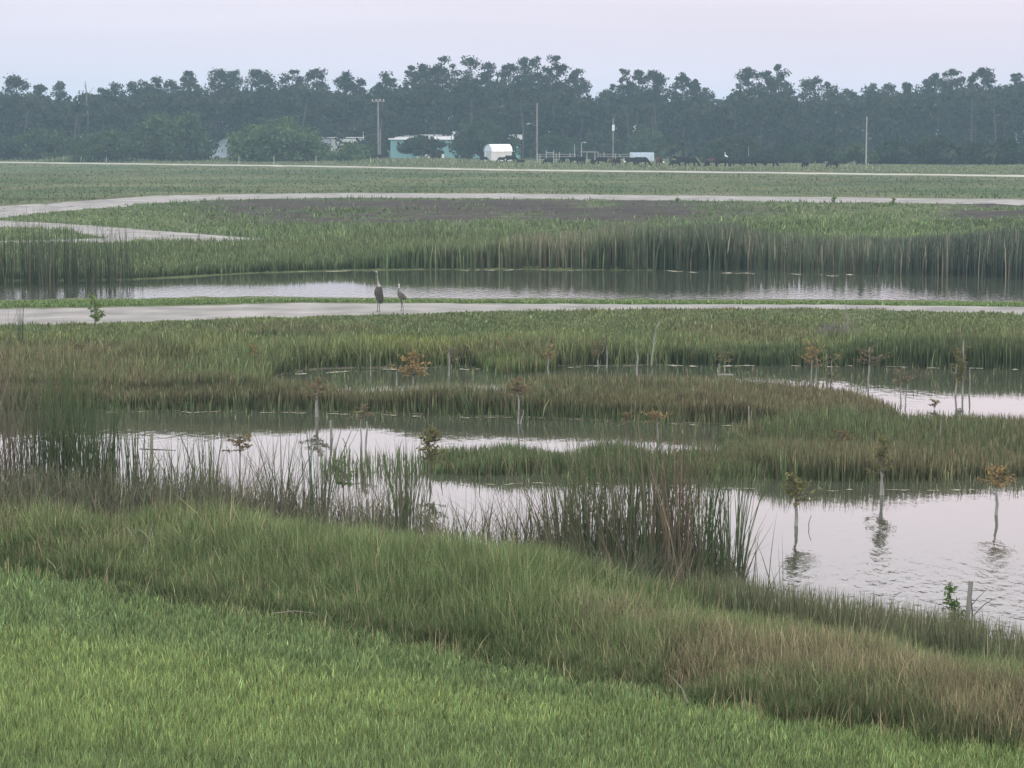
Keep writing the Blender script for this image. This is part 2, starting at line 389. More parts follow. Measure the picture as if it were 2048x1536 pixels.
def samp(poly, n, tries=3):
    """points scattered over a ground region given by its outline in the photograph"""
    a = np.array(poly, float); lo = a.min(0); hi = a.max(0); xs = []; ys = []; got = 0
    while got < n:
        x = rng.uniform(lo[0], hi[0], n); y = rng.uniform(lo[1], hi[1], n); m = inpoly(x, y, poly)
        xs.append(x[m]); ys.append(y[m]); got += int(m.sum())
    return np.concatenate(xs)[:n], np.concatenate(ys)[:n]
def jit(c, n, v=.18, hue=.06):
    k = rng.normal(1, v, (n, 1)); return np.clip(np.asarray(c) * k * (1 + rng.normal(0, hue, (n, 3))), .004, 1)
def field(name, poly, n, hfun, wpx, lean, cfun, label, cat, keep=None, segs=3, clump=0, water=False):
    px, py = samp(poly, n)
    if clump:
        k = max(2, n // clump); cx, cy = samp(poly, k); i = rng.integers(0, k, n)
        f = rng.random(n) < .75; sy = (cy[i] - HORIZ) / 1000
        px = np.where(f, cx[i] + rng.normal(0, 13, n) * (.3 + sy), px); py = np.where(f, cy[i] + rng.normal(0, 5, n) * (.3 + sy), py)
        m = inpoly(px, py, poly); px, py = px[m], py[m]
    m = ~on_path(px, py, 0) | (rng.random(px.shape) < .012)
    if keep is not None: m &= keep(px, py)
    px, py = px[m], py[m]; n = len(px); X, Y, Z = G(px, py)
    h = hfun(px, py, X, Y); wd = np.maximum(wpx * Y / FPX, .003) * rng.uniform(.6, 1.35, n)
    cb, ct = cfun(px, py, X, Y); kv = np.exp(rng.normal(-.02, .27, (n, 1))); kl = np.where(rng.random((n, 1)) < .07, 1.55, 1.0) * kv; cb = cb * kl; ct = ct * kl
    V, F, C = blade_arrays(X, Y, Z - .01, h, wd, np.abs(rng.normal(0, lean, n)), cb, ct, segs)
    o = newobj(name, mesh_np(name, V, F, C), GRASS)
    return tag(o, label, cat, kind='stuff')

# ------------------------------------------------------------------ grass and rushes
LAWN = [(-500, 1060), (0, 1138), (200, 1172), (400, 1212), (600, 1254), (750, 1284), (900, 1310), (1100, 1352), (1300, 1396), (1500, 1432), (1700, 1464), (2048, 1515), (2500, 1590)]
lx = np.array([p[0] for p in LAWN]); ly = np.array([p[1] for p in LAWN])
GY = np.array  # colour shorthand
def col2(a, b, t, tipa, tipb=None, tt=None, v=.17):
    n = len(t); k = rng.normal(1, v, (n, 1)); hu = 1 + rng.normal(0, .05, (n, 3))
    cb = mixc(a, b, t) * k * hu; ct = mixc(tipa, tipb if tipb is not None else tipa, tt if tt is not None else t) * k * hu
    return np.clip(cb, .004, 1), np.clip(ct, .004, 1)
def lawn_h(px, py, X, Y):
    d = py - np.interp(px, lx, ly); n = len(px)
    n1 = fbm(X * .9, Y * .7, 81, 3)
    return (.10 + .07 * n1 + .05 * smooth(170, 330, d)) * rng.uniform(.55, 1.25, n)
def lawn_c(px, py, X, Y):
    d = py - np.interp(px, lx, ly); e = (fbm(X * .5, Y * .6, 91, 4) - .5); n = len(px)
    bw = np.interp(px, [0, 700, 1200, 1550, 2100], [140, 95, 50, 12, 0]); band = smooth(bw - 25, bw + 25, d + e * 60) * (1 - .7 * smooth(1440, 1530, py + e * 240) * (1 - .6 * smooth(1500, 1900, px)))
    k = rng.random(n) < .06 * (.4 + e)
    cb, ct = col2((.10, .15, .064), (.115, .158, .062), band, (.185, .258, .115), (.242, .33, .132), band, .24)
    dry = (rng.random(n) < .10)[:, None]
    return np.where(dry, cb * (1.5, 1.15, 1.0), cb), np.where(dry, ct * (1.45, 1.15, 1.1), ct)
field('lawn_grass', LAWN + [(2500, 1680), (-500, 1680)], 330000, lawn_h, 3.2, .34, lawn_c, 'short bright green lawn grass in the foreground', 'grass')

# bank of tall rough grass between lawn and pond
bank_front = [(x, y + 26) for x, y in LAWN]
bank_keep = lambda px, py: (py - np.interp(px, lx, ly)) < 26 * (fbm(px * .02, py * .03, 301, 4) - .36) * 2.2 + rng.normal(0, 4, px.shape)
shore = [(2600, 1500), (2048, 1382), (1900, 1348), (1700, 1308), (1500, 1268), (1300, 1215), (1100, 1185), (850, 1160), (600, 1100), (300, 1082), (0, 1070), (-500, 1050)]
shx = np.array([p[0] for p in shore][::-1]); shy = np.array([p[1] for p in shore][::-1])
def bank_t(px, py):
    a = np.interp(px, lx, ly); b_ = np.interp(px, shx, shy); return np.clip((a - py) / np.maximum(a - b_, 5), 0, 1)
def bank_h(px, py, X, Y):
    t_ = bank_t(px, py); n1 = fbm(X * .8, Y * .8, 101, 3); n = len(px)
    mid = np.exp(-((px - 850) / 350) ** 2) * .13
    return (.18 + (.27 + mid) * smooth(-.1, .5, t_)) * (.45 + 1.1 * n1) * rng.uniform(.5, 1.15, n)
def bank_c(px, py, X, Y):
    t_ = bank_t(px, py); e = fbm(X * .45, Y * .45, 111, 4) - .5; n = len(px)
    tan = smooth(980, 1350, px + e * 500) * (1 - smooth(.35, .75, t_ + e * .9)) + .30 * (1 - smooth(60, 420, px + e * 300)) * smooth(.05, .3, t_)
    tan = np.clip(tan + .15 * (e > .12), 0, 1)
    foot = 1 - smooth(.0, .16, t_ + e * .15)  # shade along the lawn edge, painted into the blade colours
    isT = rng.random(n) < .07 + .55 * tan * (.55 + .9 * (fbm(X * 1.1, Y * 1.1, 113, 3) > .5))
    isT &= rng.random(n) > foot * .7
    cb = np.where(isT[:, None], (.125, .112, .07), (.085, .118, .056)); ct = np.where(isT[:, None], (.265, .238, .15), (.16, .215, .095))
    br = smooth(.1, .4, e)[:, None]; ct = ct * (1 + .25 * br)
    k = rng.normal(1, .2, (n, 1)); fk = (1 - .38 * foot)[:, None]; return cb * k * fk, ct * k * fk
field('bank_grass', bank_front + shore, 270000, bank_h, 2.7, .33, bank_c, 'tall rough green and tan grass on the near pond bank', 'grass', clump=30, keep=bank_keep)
# pale seed stalks over the bank
field('dry_stalks', bank_front + shore, 3800, lambda px, py, X, Y: bank_h(px, py, X, Y) * 1.2 + .05, 1.9, .3,
      lambda px, py, X, Y: (jit((.24, .21, .13), len(px)), jit((.38, .33, .2), len(px))), 'thin dry seed stalks above the near bank grass', 'grass')
# bristling rush tips at the right shore
rsh = [(1380, 1235), (1500, 1262), (1700, 1302), (1900, 1342), (2048, 1376), (2600, 1498), (2600, 1535), (2048, 1412), (1900, 1378), (1700, 1334), (1500, 1290), (1380, 1262)]
field('shore_rushes', rsh, 9000, lambda px, py, X, Y: .42 + .22 * rng.random(len(px)) + .12 * vnoise(X * 2.2, Y * 2, 5), 3.6, .13,
      lambda px, py, X, Y: col2((.05, .075, .045), (.06, .085, .05), rng.random(len(px)), (.11, .13, .075), (.20, .19, .12)), 'dense green rushes along the right near shore', 'rushes', clump=14)
# dead brown undergrowth at left and middle shore
und = [(-400, 1000), (0, 1010), (300, 1025), (620, 1060), (900, 1120), (1100, 1150), (1480, 1215), (1480, 1262), (1100, 1200), (850, 1180), (600, 1118), (300, 1096), (-400, 1080)]
field('dead_reeds', und, 15000, lambda px, py, X, Y: (.34 + .42 * vnoise(X * 1.1, Y, 8)) * rng.uniform(.5, 1.7, len(px)), 3.0, .34,
      lambda px, py, X, Y: col2((.07, .06, .055), (.07, .085, .05), rng.random(len(px)), (.155, .14, .105), (.12, .145, .08)), 'grey brown dead reeds along the near shoreline', 'reeds', clump=26, keep=lambda px, py: rng.random(px.shape) > .72 * smooth(600, 700, px) * (1 - smooth(1040, 1120, px)))

# rush bands in the water
def rush_c(brown, green=(.078, .105, .052), tipg=(.125, .16, .08), tipb=(.19, .16, .10), sc=.25, s=121):
    def f(px, py, X, Y):
        e = fbm(X * sc, Y * sc * .6, s, 4); n = len(px)
        isb = rng.random(n) < np.clip(brown + (e - .5) * 1.6, .05, .95)
        k = rng.normal(1, .2, (n, 1)); z = np.zeros((n, 3))
        return (z + green) * k, np.where(isb[:, None], tipb, tipg) * k
    return f
bandA = [(-500, 770), (0, 772), (300, 780), (560, 790), (660, 804), (1000, 806), (1080, 786), (1450, 788), (1600, 794), (1700, 806), (1800, 848), (1600, 862), (1560, 850), (1300, 842), (1000, 831), (650, 822), (200, 820), (-500, 822)]
def hA(px, py, X, Y): return (.16 + .20 * vnoise(X * .7, Y * .5, 12) + .10 * (px < 500) * (py < 800)) * rng.uniform(.5, 1.25, len(px)) + .12
field('middle_rushes', bandA, 80000, hA, 3.0, .13, rush_c(.72, (.072, .108, .052)), 'band of brown tipped rushes crossing the marsh', 'rushes', segs=2)
bandB = [(1440, 905), (1540, 885), (1640, 866), (1800, 862), (2048, 868), (2600, 880), (2700, 1010), (2048, 968), (1900, 975), (1700, 978), (1560, 975), (1470, 955)]
field('right_rushes', bandB, 65000, lambda px, py, X, Y: (.22 + .24 * vnoise(X * .7, Y * .6, 14)) * rng.uniform(.5, 1.25, len(px)) + .13, 3.2, .14, rush_c(.68, (.070, .105, .052), s=131), 'broad brown and green rush bed at right', 'rushes', segs=2)
isl = [(845, 945), (900, 928), (1100, 930), (1460, 932), (1560, 950), (1540, 972), (1300, 966), (1100, 962), (960, 966), (870, 962)]
field('island_rushes', isl, 15000, lambda px, py, X, Y: (.14 + .22 * vnoise(X * 1.2, Y * .8, 15)) * rng.uniform(.5, 1.3, len(px)) + .1, 3.2, .16, rush_c(.4, (.07, .10, .048), (.11, .155, .075), s=141), 'island of green rushes standing in the near pond', 'rushes')
# sparse water blades around the island's left side
field('sparse_rushes', [(640, 935), (860, 925), (860, 970), (640, 975)], 420, lambda px, py, X, Y: rng.uniform(.15, .5, len(px)), 3.0, .16, rush_c(.2), 'sparse thin rushes left of the island', 'rushes')

wet = [(200, 822), (650, 824), (1000, 834), (1300, 845), (1560, 853), (1640, 868), (1470, 900), (1300, 885), (1000, 868), (650, 852), (200, 846)]
field('sparse_rushes', wet, 5200, lambda px, py, X, Y: rng.uniform(.06, .30, len(px)), 2.8, .16, rush_c(.4, (.075, .10, .05)), 'thin rush stems standing in the middle channel', 'rushes', segs=2, clump=9,
      keep=lambda px, py: rng.random(px.shape) < np.exp(-(py - np.interp(px, [200, 650, 1000, 1300, 1560], [823, 825, 835, 846, 854])) / 11) + .10 + .7 * smooth(1380, 1560, px))
wet2 = [(560, 740), (1100, 736), (1500, 732), (2048, 741), (2300, 745), (2300, 800), (1760, 800), (1560, 790), (1050, 780), (640, 790)]
field('sparse_rushes', wet2, 6500, lambda px, py, X, Y: rng.uniform(.06, .32, len(px)), 2.8, .16, rush_c(.35, (.06, .09, .05)), 'thin rush stems standing in the middle pool', 'rushes', segs=2, clump=12,
      keep=lambda px, py: rng.random(px.shape) < .25 + .75 * (px < 1650) * smooth(.40, .60, vnoise(px * .012, py * .05, 88)))
wet3 = [(860, 962), (1300, 962), (1540, 972), (1700, 977), (2300, 972), (2300, 1010), (1900, 1004), (1560, 1004), (1200, 995), (860, 990)]
field('sparse_rushes', wet3, 4200, lambda px, py, X, Y: rng.uniform(.08, .34, len(px)), 2.8, .2, rush_c(.4, (.075, .10, .05)), 'thin rush stems in the water before the right rush bed', 'rushes', segs=2, clump=8,
      keep=lambda px, py: rng.random(px.shape) < np.exp(-(py - np.interp(px, [860, 1300, 1540, 1700, 2300], [962, 964, 974, 978, 974])) / 9) + .04)

# meadow between the marsh and the crane path
mead = [(-600, 660), (0, 652), (300, 644), (600, 634), (1000, 623), (1400, 617), (1700, 617), (2048, 628), (2700, 642), (2700, 740), (2048, 736), (1500, 728), (1100, 732), (900, 734), (640, 737), (560, 750), (480, 800), (-600, 800)]
def mead_h(px, py, X, Y):
    return (.10 + .26 * smooth(640, 730, py)) * (.6 + .8 * vnoise(X * .5, Y * .3, 22)) * rng.uniform(.5, 1.3, len(px))
def mead_c(px, py, X, Y):
    e = fbm(X * .16, Y * .1, 151, 4); n = len(px); e2 = fbm(X * .7, Y * .3, 161, 3)
    br = np.clip((1 - smooth(150, 520, px)) * smooth(675, 720, py) * .7 + smooth(.55, .75, e) * .55 + .35 * smooth(1750, 2000, px) * smooth(650, 690, py) * (1 - smooth(690, 705, py)), 0, 1)
    yl = np.exp(-((px - 840) / 120) ** 2 - ((py - 705) / 22) ** 2)
    isb = rng.random(n) < br * .8 + .1
    cb = mixc((.080, .108, .054), (.105, .128, .06), e2); ct = mixc((.14, .185, .088), (.20, .24, .105), np.clip(e2 * 1.6 - .3, 0, 1))
    ct = mixc(ct, (.24, .29, .075), yl * .7); ct = np.where(isb[:, None], (.20, .165, .105), ct)
    k = rng.normal(1, .17, (n, 1)); return cb * k, ct * k
field('meadow_grass', mead, 130000, mead_h, 3.0, .25, mead_c, 'rough green meadow between the path and the marsh', 'grass', keep=lambda px, py: ~inpoly(px, py, [(560, 752), (600, 738), (760, 733), (900, 735), (1130, 732), (1500, 727), (1500, 740), (640, 760)]) | (rng.random(px.shape) < .12), segs=2)
field('dark_rushes', [(1330, 722), (1420, 716), (1600, 712), (2048, 718), (2700, 725), (2700, 745), (2048, 740), (1500, 732), (1340, 730)], 20000,
      lambda px, py, X, Y: (.34 + .25 * vnoise(X * .4, Y * .3, 33) + .1 * (px > 1700)) * rng.uniform(.6, 1.1, len(px)), 2.8, .08,
      rush_c(.12, (.058, .082, .045), (.105, .14, .07), (.14, .15, .08), s=171), 'dark green rushes behind the middle pool at right', 'rushes', segs=2)
field('pale_rushes', [(960, 735), (1110, 733), (1110, 752), (1000, 760), (950, 745)], 5000, lambda px, py, X, Y: rng.uniform(.2, .5, len(px)), 2.8, .1,
      rush_c(.1, (.07, .11, .045), (.15, .21, .08), s=181), 'light green rushes at the middle pool corner', 'rushes', segs=2)
# strip between path and far pond
field('verge_grass', [(-600, 610), (0, 604), (500, 599), (1000, 602), (1500, 604), (2048, 607), (2700, 612), (2700, 622), (2048, 614), (1400, 610), (600, 605), (0, 617), (-600, 624)], 26000,
      lambda px, py, X, Y: rng.uniform(.03, .12, len(px)), 2.8, .4, lambda px, py, X, Y: col2((.09, .15, .06), (.11, .16, .07), rng.random(len(px)), (.16, .25, .09), (.22, .28, .12)), 'green verge between the path and far pond', 'grass', segs=2)
# far pond reeds
farR = [(840, 500), (1000, 470), (1200, 455), (1500, 470), (1530, 490), (2700, 486), (2700, 566), (2048, 566), (1700, 553), (1500, 546), (1300, 541), (1000, 539), (850, 540)]
def farR_h(px, py, X, Y):
    top = np.interp(px, [840, 950, 1050, 1200, 1350, 1480, 1600, 1800, 2000, 2400], [490, 478, 460, 452, 446, 452, 470, 470, 452, 448]) + (vnoise(X * .6, Y * 0, 44) - .5) * 20
    hh = (py - top) / np.maximum((py - HORIZ) / (CAMH - .1), 5)
    return np.clip(hh, .25, 1.95) * rng.uniform(.55, 1.06, len(px)) 
def farR_c(px, py, X, Y):
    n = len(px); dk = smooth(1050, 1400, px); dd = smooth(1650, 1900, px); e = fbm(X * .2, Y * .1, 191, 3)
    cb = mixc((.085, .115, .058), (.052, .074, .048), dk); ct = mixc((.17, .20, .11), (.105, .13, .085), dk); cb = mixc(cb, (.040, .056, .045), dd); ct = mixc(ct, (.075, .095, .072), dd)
    dry = rng.random(n) < .12 + .35 * np.exp(-((px - 1090) / 90) ** 2) + .12 * (e > .55)
    cb = np.where(dry[:, None], (.13, .115, .085), cb); ct = np.where(dry[:, None], (.21, .19, .145), ct)
    k = rng.normal(1, .18, (n, 1)); return cb * k, ct * k
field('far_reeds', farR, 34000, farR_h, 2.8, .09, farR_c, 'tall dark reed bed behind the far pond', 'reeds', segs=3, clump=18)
field('soft_sedge', [(250, 496), (300, 493), (560, 488), (800, 478), (1000, 470), (1000, 536), (700, 539), (500, 545), (290, 556), (250, 558), (-600, 562), (-600, 500), (250, 496)], 52000,
      lambda px, py, X, Y: (.25 + .6 * smooth(560, 820, px) * vnoise(X * .3, Y * .2, 55) + .25 * vnoise(X * .4, Y * .3, 56)) * rng.uniform(.6, 1.15, len(px)), 2.8, .15,
      lambda px, py, X, Y: col2((.06, .085, .045), (.09, .12, .06), fbm(X * .3, Y * .2, 57, 3), (.12, .165, .08), (.19, .22, .11), fbm(X * .3, Y * .2, 58, 3)), 'soft green sedge on the far pond bank', 'grass', segs=2)
# levee face, tongue of grass and the far field
def lev_c(px, py, X, Y):
    e = fbm(X * .12, Y * .12, 201, 4); n = len(px)
    g_ = np.clip(e * 1.5 - .3, 0, 1); lush = smooth(1480, 1640, px) * (1 - smooth(1850, 1950, px)) * smooth(400, 430, py) + (1 - smooth(200, 420, px))
    return col2((.085, .12, .06), (.11, .155, .07), np.clip(g_ + lush * .6, 0, 1), (.145, .185, .095), (.19, .25, .11), np.clip(g_ + lush * .7, 0, 1))
field('levee_grass', [(-600, 425), (0, 420), (300, 404), (700, 397), (2700, 405), (2700, 490), (1000, 480), (560, 495), (-600, 545)], 60000,
      lambda px, py, X, Y: (.08 + .22 * vnoise(X * .3, Y * .3, 61) + .15 * smooth(425, 470, py) * (px > 450)) * rng.uniform(.5, 1.4, len(px)), 2.6, .5, lev_c, 'green weeds over the levee face', 'grass',
      keep=lambda px, py: rng.random(px.shape) > .965 * lut(SOIL, *G(px, py)[:2]), segs=2, clump=12)
field('field_grass', [(-600, 324), (0, 329), (700, 338), (1400, 348), (2048, 356), (2700, 362), (2700, 405), (1400, 390), (450, 387), (0, 409), (-600, 430)], 26000,
      lambda px, py, X, Y: rng.uniform(.04, .22, len(px)) * (.3 + 1.2 * fbm(X * .06, Y * .12, 68, 3)), 2.4, .6, lambda px, py, X, Y: col2((.055, .085, .038), (.085, .10, .05), fbm(X * .05, Y * .1, 66, 4), (.085, .12, .055), (.125, .135, .07), fbm(X * .05, Y * .12, 67, 4)), 'green field beyond the levee path', 'grass', segs=2)
# pasture weeds behind the far road
field('pasture_weeds', [(-600, 312), (0, 316), (500, 317), (1000, 320), (1400, 326), (2048, 334), (2700, 338), (2700, 355), (2048, 348), (1400, 341), (1000, 337), (700, 331), (0, 322.5), (-600, 317)], 42000,
      lambda px, py, X, Y: (.16 + .75 * smooth(.45, .8, fbm(X * .08, Y * .06, 77, 3)) * (1 - .6 * smooth(1050, 1150, px) * (1 - smooth(1560, 1680, px)))) * rng.uniform(.5, 1.2, len(px)), 2.6, .35,
      lambda px, py, X, Y: col2((.11, .14, .08), (.13, .16, .09), rng.random(len(px)), (.19, .22, .12), (.25, .26, .16), fbm(X * .1, Y * .1, 78, 3)), 'pale weeds of the cattle pasture', 'weeds', segs=2)
# fringe of pale scum along the waterlines
def scum(name, pts, wpx, label):
    a = np.array(pts, float); n = 900; tt = np.linspace(0, len(a) - 1, n); x = np.interp(tt, np.arange(len(a)), a[:, 0]); y = np.interp(tt, np.arange(len(a)), a[:, 1])
    y = y + (fbm(x * .03, x * 0, 5, 4) - .5) * 6; wv = np.maximum(0, fbm(x * .07, x * 0 + 7, 9, 4) - .47) * wpx * 3.6
    X0, Y0 = G0(x, y - wv / 2, .012); X1, Y1 = G0(x, y + wv / 2, .012)
    V = np.stack([np.stack([X0, Y0, X0 * 0 + .012], -1), np.stack([X1, Y1, X1 * 0 + .012], -1)], 1).reshape(-1, 3)
    i = np.arange(n - 1)[:, None] * 2; F = np.concatenate([i, i + 1, i + 3, i + 2], 1)
    F = F[(wv[:-1] > .05) & (wv[1:] > .05)]
    tag(newobj(name, mesh_np(name, V, F), plain('dry_scum', (.27, .26, .20), .9, .25, 3)), label, 'pond scum', kind='stuff')
scum('pond_scum', [(200, 823), (500, 825), (650, 826), (820, 834), (1000, 834), (1250, 843), (1300, 846), (1580, 852)], 1.6, 'pale line of scum below the middle rush band')
scum('pond_scum', [(500, 545), (700, 541.5), (1000, 539.5), (1300, 541), (1480, 545), (1760, 553)], 1.6, 'pale line of scum at the far pond edge')
scum('pond_scum', [(590, 748), (700, 742), (900, 738), (1080, 736), (1250, 731), (1500, 730), (1800, 734), (2048, 739)], 2.4, 'pale line of scum and mud behind the middle pool')
scum('pond_scum', [(860, 967), (1000, 968), (1150, 966), (1300, 970), (1540, 977), (1700, 981), (1950, 980)], 1.2, 'faint scum along the island and right rushes')

# ------------------------------------------------------------------ foliage cards, trees
def cards(cen, size, c, flat=1.0, aspect=1.6):
    """many small randomly turned leaf faces at the points cen"""
    n = len(cen); d1 = rng.normal(size=(n, 3)); d1 /= np.linalg.norm(d1, axis=1)[:, None]
    d2 = np.cross(d1, rng.normal(size=(n, 3))); d2 /= np.linalg.norm(d2, axis=1)[:, None]
    d1 = d1 * (size * aspect * .5)[:, None]; d2 = d2 * (size * .5)[:, None]; d1[:, 2] *= flat; d2[:, 2] *= flat
    V = np.stack([cen - d1, cen - d2 * .9, cen + d1, cen + d2 * .9], 1).reshape(-1, 3)
    F = np.arange(n * 4).reshape(n, 4); return V, F, np.repeat(c, 4, 0)
def blobs(C, Rad, per, zs=.7, hollow=.45):
    """points filling clumps of centres C and radii Rad"""
    n = len(C); d = rng.normal(size=(n, per, 3)); d /= np.linalg.norm(d, axis=2)[..., None]
    r = (hollow + (1 - hollow) * rng.random((n, per)))[..., None] * Rad[:, None, None]
    P = d * r; P[..., 2] *= zs; P += C[:, None]; return P.reshape(-1, 3)
BARK = plain('pine_bark', (.055, .05, .045), .95, .3, 2, stretch=(1, 1, .2)); BARKP = plain('pale_bark', (.25, .24, .22), .95, .35, 6, stretch=(4, 4, 1))
PINEC = ((.032, .046, .032), (.050, .066, .042))
def pine(px, top, hw, Y, label, airy=.0, depth=.45, lean=0.0, name='pine_tree', colr=PINEC):
    X = float(XatY(px, Y)); zt = float(ZatY(top, Y)); z0 = float(H(X, Y)); hgt = zt - z0; r = hw * Y / FPX
    r *= 1.22; root = empty(name, (X, Y, z0), 0); tag(root, label, 'pine tree', 'pine trees of the skyline')
    lx_ = lean * hgt; m = MB(); k = 7
    P = [(lx_ * (i / k) ** 2 + random.uniform(-.1, .1), random.uniform(-.1, .1), hgt * .96 * i / k) for i in range(k + 1)]
    m.tube(P, [.24 * (1 - .8 * i / k) for i in range(k + 1)], 6)
    nb = int(26 + 16 * (1 - airy) + r * 6); crown = hgt * min(.85, depth * 1.15); cs = []; rs = []
    for i in range(nb):
        u = random.random() ** .8; zz = hgt - u * crown; wdt = r * math.sin(min(1, u * 1.5 + .22) * pi * .5) * random.uniform(.2, 1.0) ** .7
        a = random.uniform(0, 2 * pi); c = Vector((lx_ * (zz / hgt) ** 2 + wdt * math.cos(a), wdt * math.sin(a), zz - .3)); cs.append(c)
        rs.append(random.uniform(.45, 1.35) * (1.15 - .35 * airy) * (.7 + r * .12))
        b0 = Vector((lx_ * ((zz - 1) / hgt) ** 2, 0, max(1, zz - 1 - wdt * .3)))
        if i % 2 == 0: m.tube([b0, (b0 + c) / 2 + Vector((0, 0, -.15)), c], [.07, .05, .02], 4)
    cs[0].z = hgt - .5; cs[0].x = lx_; cs[0].y = 0; rs[0] = .7
    m.build('trunk', BARK, root)
    cs = np.array([tuple(c) for c in cs]); rs = np.array(rs); per = int(80 - 20 * airy)
    P = blobs(cs, rs, per, .72, .25); n = len(P); tint = np.repeat(rng.uniform(.75, 1.3, nb), per)
    c = mixc(colr[0], colr[1], rng.random(n)) * tint[:, None]
    V, F, C = cards(P, rng.uniform(.18, .36, n), c)
    newobj('crown', mesh_np('crown', V, F, C), LEAF, root); return root
POS = 'pine standing out on the skyline'
PINES = [ # px, top, half width, depth Y, airy, crown depth, label
 (-70, 175, 34, 400, 0, .6, 'bushy pine cut off by the left frame edge'),
 (-18, 190, 26, 425, 0, .6, 'low pine beside the frame edge left of the dense dark pine'),
 (36, 152, 33, 385, 0, .75, 'dense dark pine, tallest at the left frame edge'),
 (88, 168, 22, 410, .5, .5, 'loose pine just right of the dense dark left pine'),
 (120, 165, 22, 405, .4, .55, 'ragged pine left of the dead snag'),
 (203, 176, 26, 420, .1, .5, 'round topped pine right of the dead snag'),
 (236, 165, 20, 405, .1, .5, 'square topped pine, second right of the dead snag'),
 (268, 163, 14, 410, .7, .3, 'small airy pine with a hole in its crown at left'),
 (290, 161, 15, 415, .5, .35, 'small pine left of the flat pine above the left bushes'),
 (313, 155, 22, 400, .2, .5, 'dense pine above the dark left bush'),
 (348, 162, 24, 418, .2, .5, 'wide flat pine beside the lone feathery pine'),
 (383, 140, 25, 395, .75, .5, 'lone feathery pine rising over the left bushes'),
 (440, 138, 26, 405, .1, .5, 'broad pine left of the green bush top'),
 (470, 141, 24, 415, .2, .5, 'domed pine joined to the broad pine above the green bush'),
 (518, 138, 26, 400, .3, .4, 'pine with two rounded tufts above the green bush'),
 (585, 139, 28, 410, .3, .45, 'wide domed pine right of the two tufted pine'),
 (634, 138, 26, 398, .2, .5, 'tall round pine over the right side of the green bush'),
 (690, 143, 18, 405, .5, .35, 'small feathery pine left of the left utility pole'),
 (722, 157, 15, 410, .5, .4, 'low pine tuft in the dip beside the left utility pole'),
 (770, 146, 32, 390, .05, .6, 'dense domed pine behind the left utility pole'),
 (822, 131, 15, 402, .3, .5, 'narrow pointed pine above the turquoise building'),
 (848, 130, 16, 395, .2, .4, 'small round pine crown above the turquoise building'),
 (885, 112, 29, 385, .25, .5, 'tall pine above the roof unit of the turquoise building'),
 (945, 115, 34, 380, .0, .65, 'big full pine left of the white arched shed'),
 (975, 124, 16, 400, .2, .5, 'slim pine wedged against the big full pine'),
 (1018, 127, 30, 388, .1, .55, 'full rounded pine above the white arched shed'),
 (1045, 113, 14, 400, .3, .5, 'narrow spiky pine right of the arched shed'),
 (1077, 112, 25, 392, .45, .45, 'tall open pine above the leaning utility pole'),
 (1112, 109, 26, 383, .1, .6, 'tallest pine of the skyline'),
 (1158, 136, 25, 395, .5, .4, 'umbrella shaped pine on the right of the tallest pine'),
 (1212, 178, 24, 410, .3, .4, 'low pine in the dip of the middle skyline'),
 (1245, 136, 19, 396, .5, .45, 'open pine right of the middle dip'),
 (1275, 140, 16, 405, .3, .45, 'slender pine between the open and flat topped pines'),
 (1308, 141, 24, 390, .1, .35, 'flat topped pine with a tall bare trunk'),
 (1363, 145, 20, 398, .6, .4, 'feathery pine right of the flat topped pine'),
 (1390, 158, 10, 402, .8, .3, 'thin bare pine with few tufts'),
 (1407, 174, 16, 405, .3, .45, 'short pine closing the middle group at right'),
 (1465, 185, 18, 410, .3, .45, 'low pine left of the big twin pines'),
 (1496, 133, 26, 388, .3, .5, 'left one of the big twin pines'),
 (1535, 141, 20, 395, .2, .6, 'pine filling between the big twin pines'),
 (1556, 127, 24, 385, .2, .65, 'right one of the big twin pines'),
 (1572, 162, 22, 400, .6, .5, 'ragged pine at the edge of the sky gap'),
 (1630, 156, 38, 392, .1, .4, 'wide umbrella pine right of the sky gap'),
 (1692, 178, 26, 400, .2, .5, 'low domed pine above the right bare pole'),
 (1742, 165, 22, 405, .2, .5, 'pine directly above the right bare pole'),
 (1772, 168, 20, 395, .2, .5, 'bushy pine just right of the right bare pole'),
 (1813, 163, 14, 400, .3, .4, 'small pine with a pointed tip at right'),
 (1845, 158, 22, 402, .1, .6, 'sloping pine left of the tall right pair'),
 (1868, 145, 20, 395, .2, .5, 'left one of the tall right pair of pines'),
 (1902, 136, 25, 388, .25, .45, 'right one of the tall right pair of pines'),
 (1963, 135, 26, 392, .65, .35, 'open spreading pine near the right edge'),
 (1995, 172, 20, 405, .2, .5, 'low pine between the two open pines near the right edge'),
 (2025, 146, 22, 396, .5, .45, 'airy pine at the right frame edge'),
 (2075, 152, 30, 400, .2, .5, 'pine cut off by the right frame edge'),
]
for p in PINES: pine(p[0], p[1], p[2], p[3], p[6], p[4], p[5], random.uniform(-.02, .02))

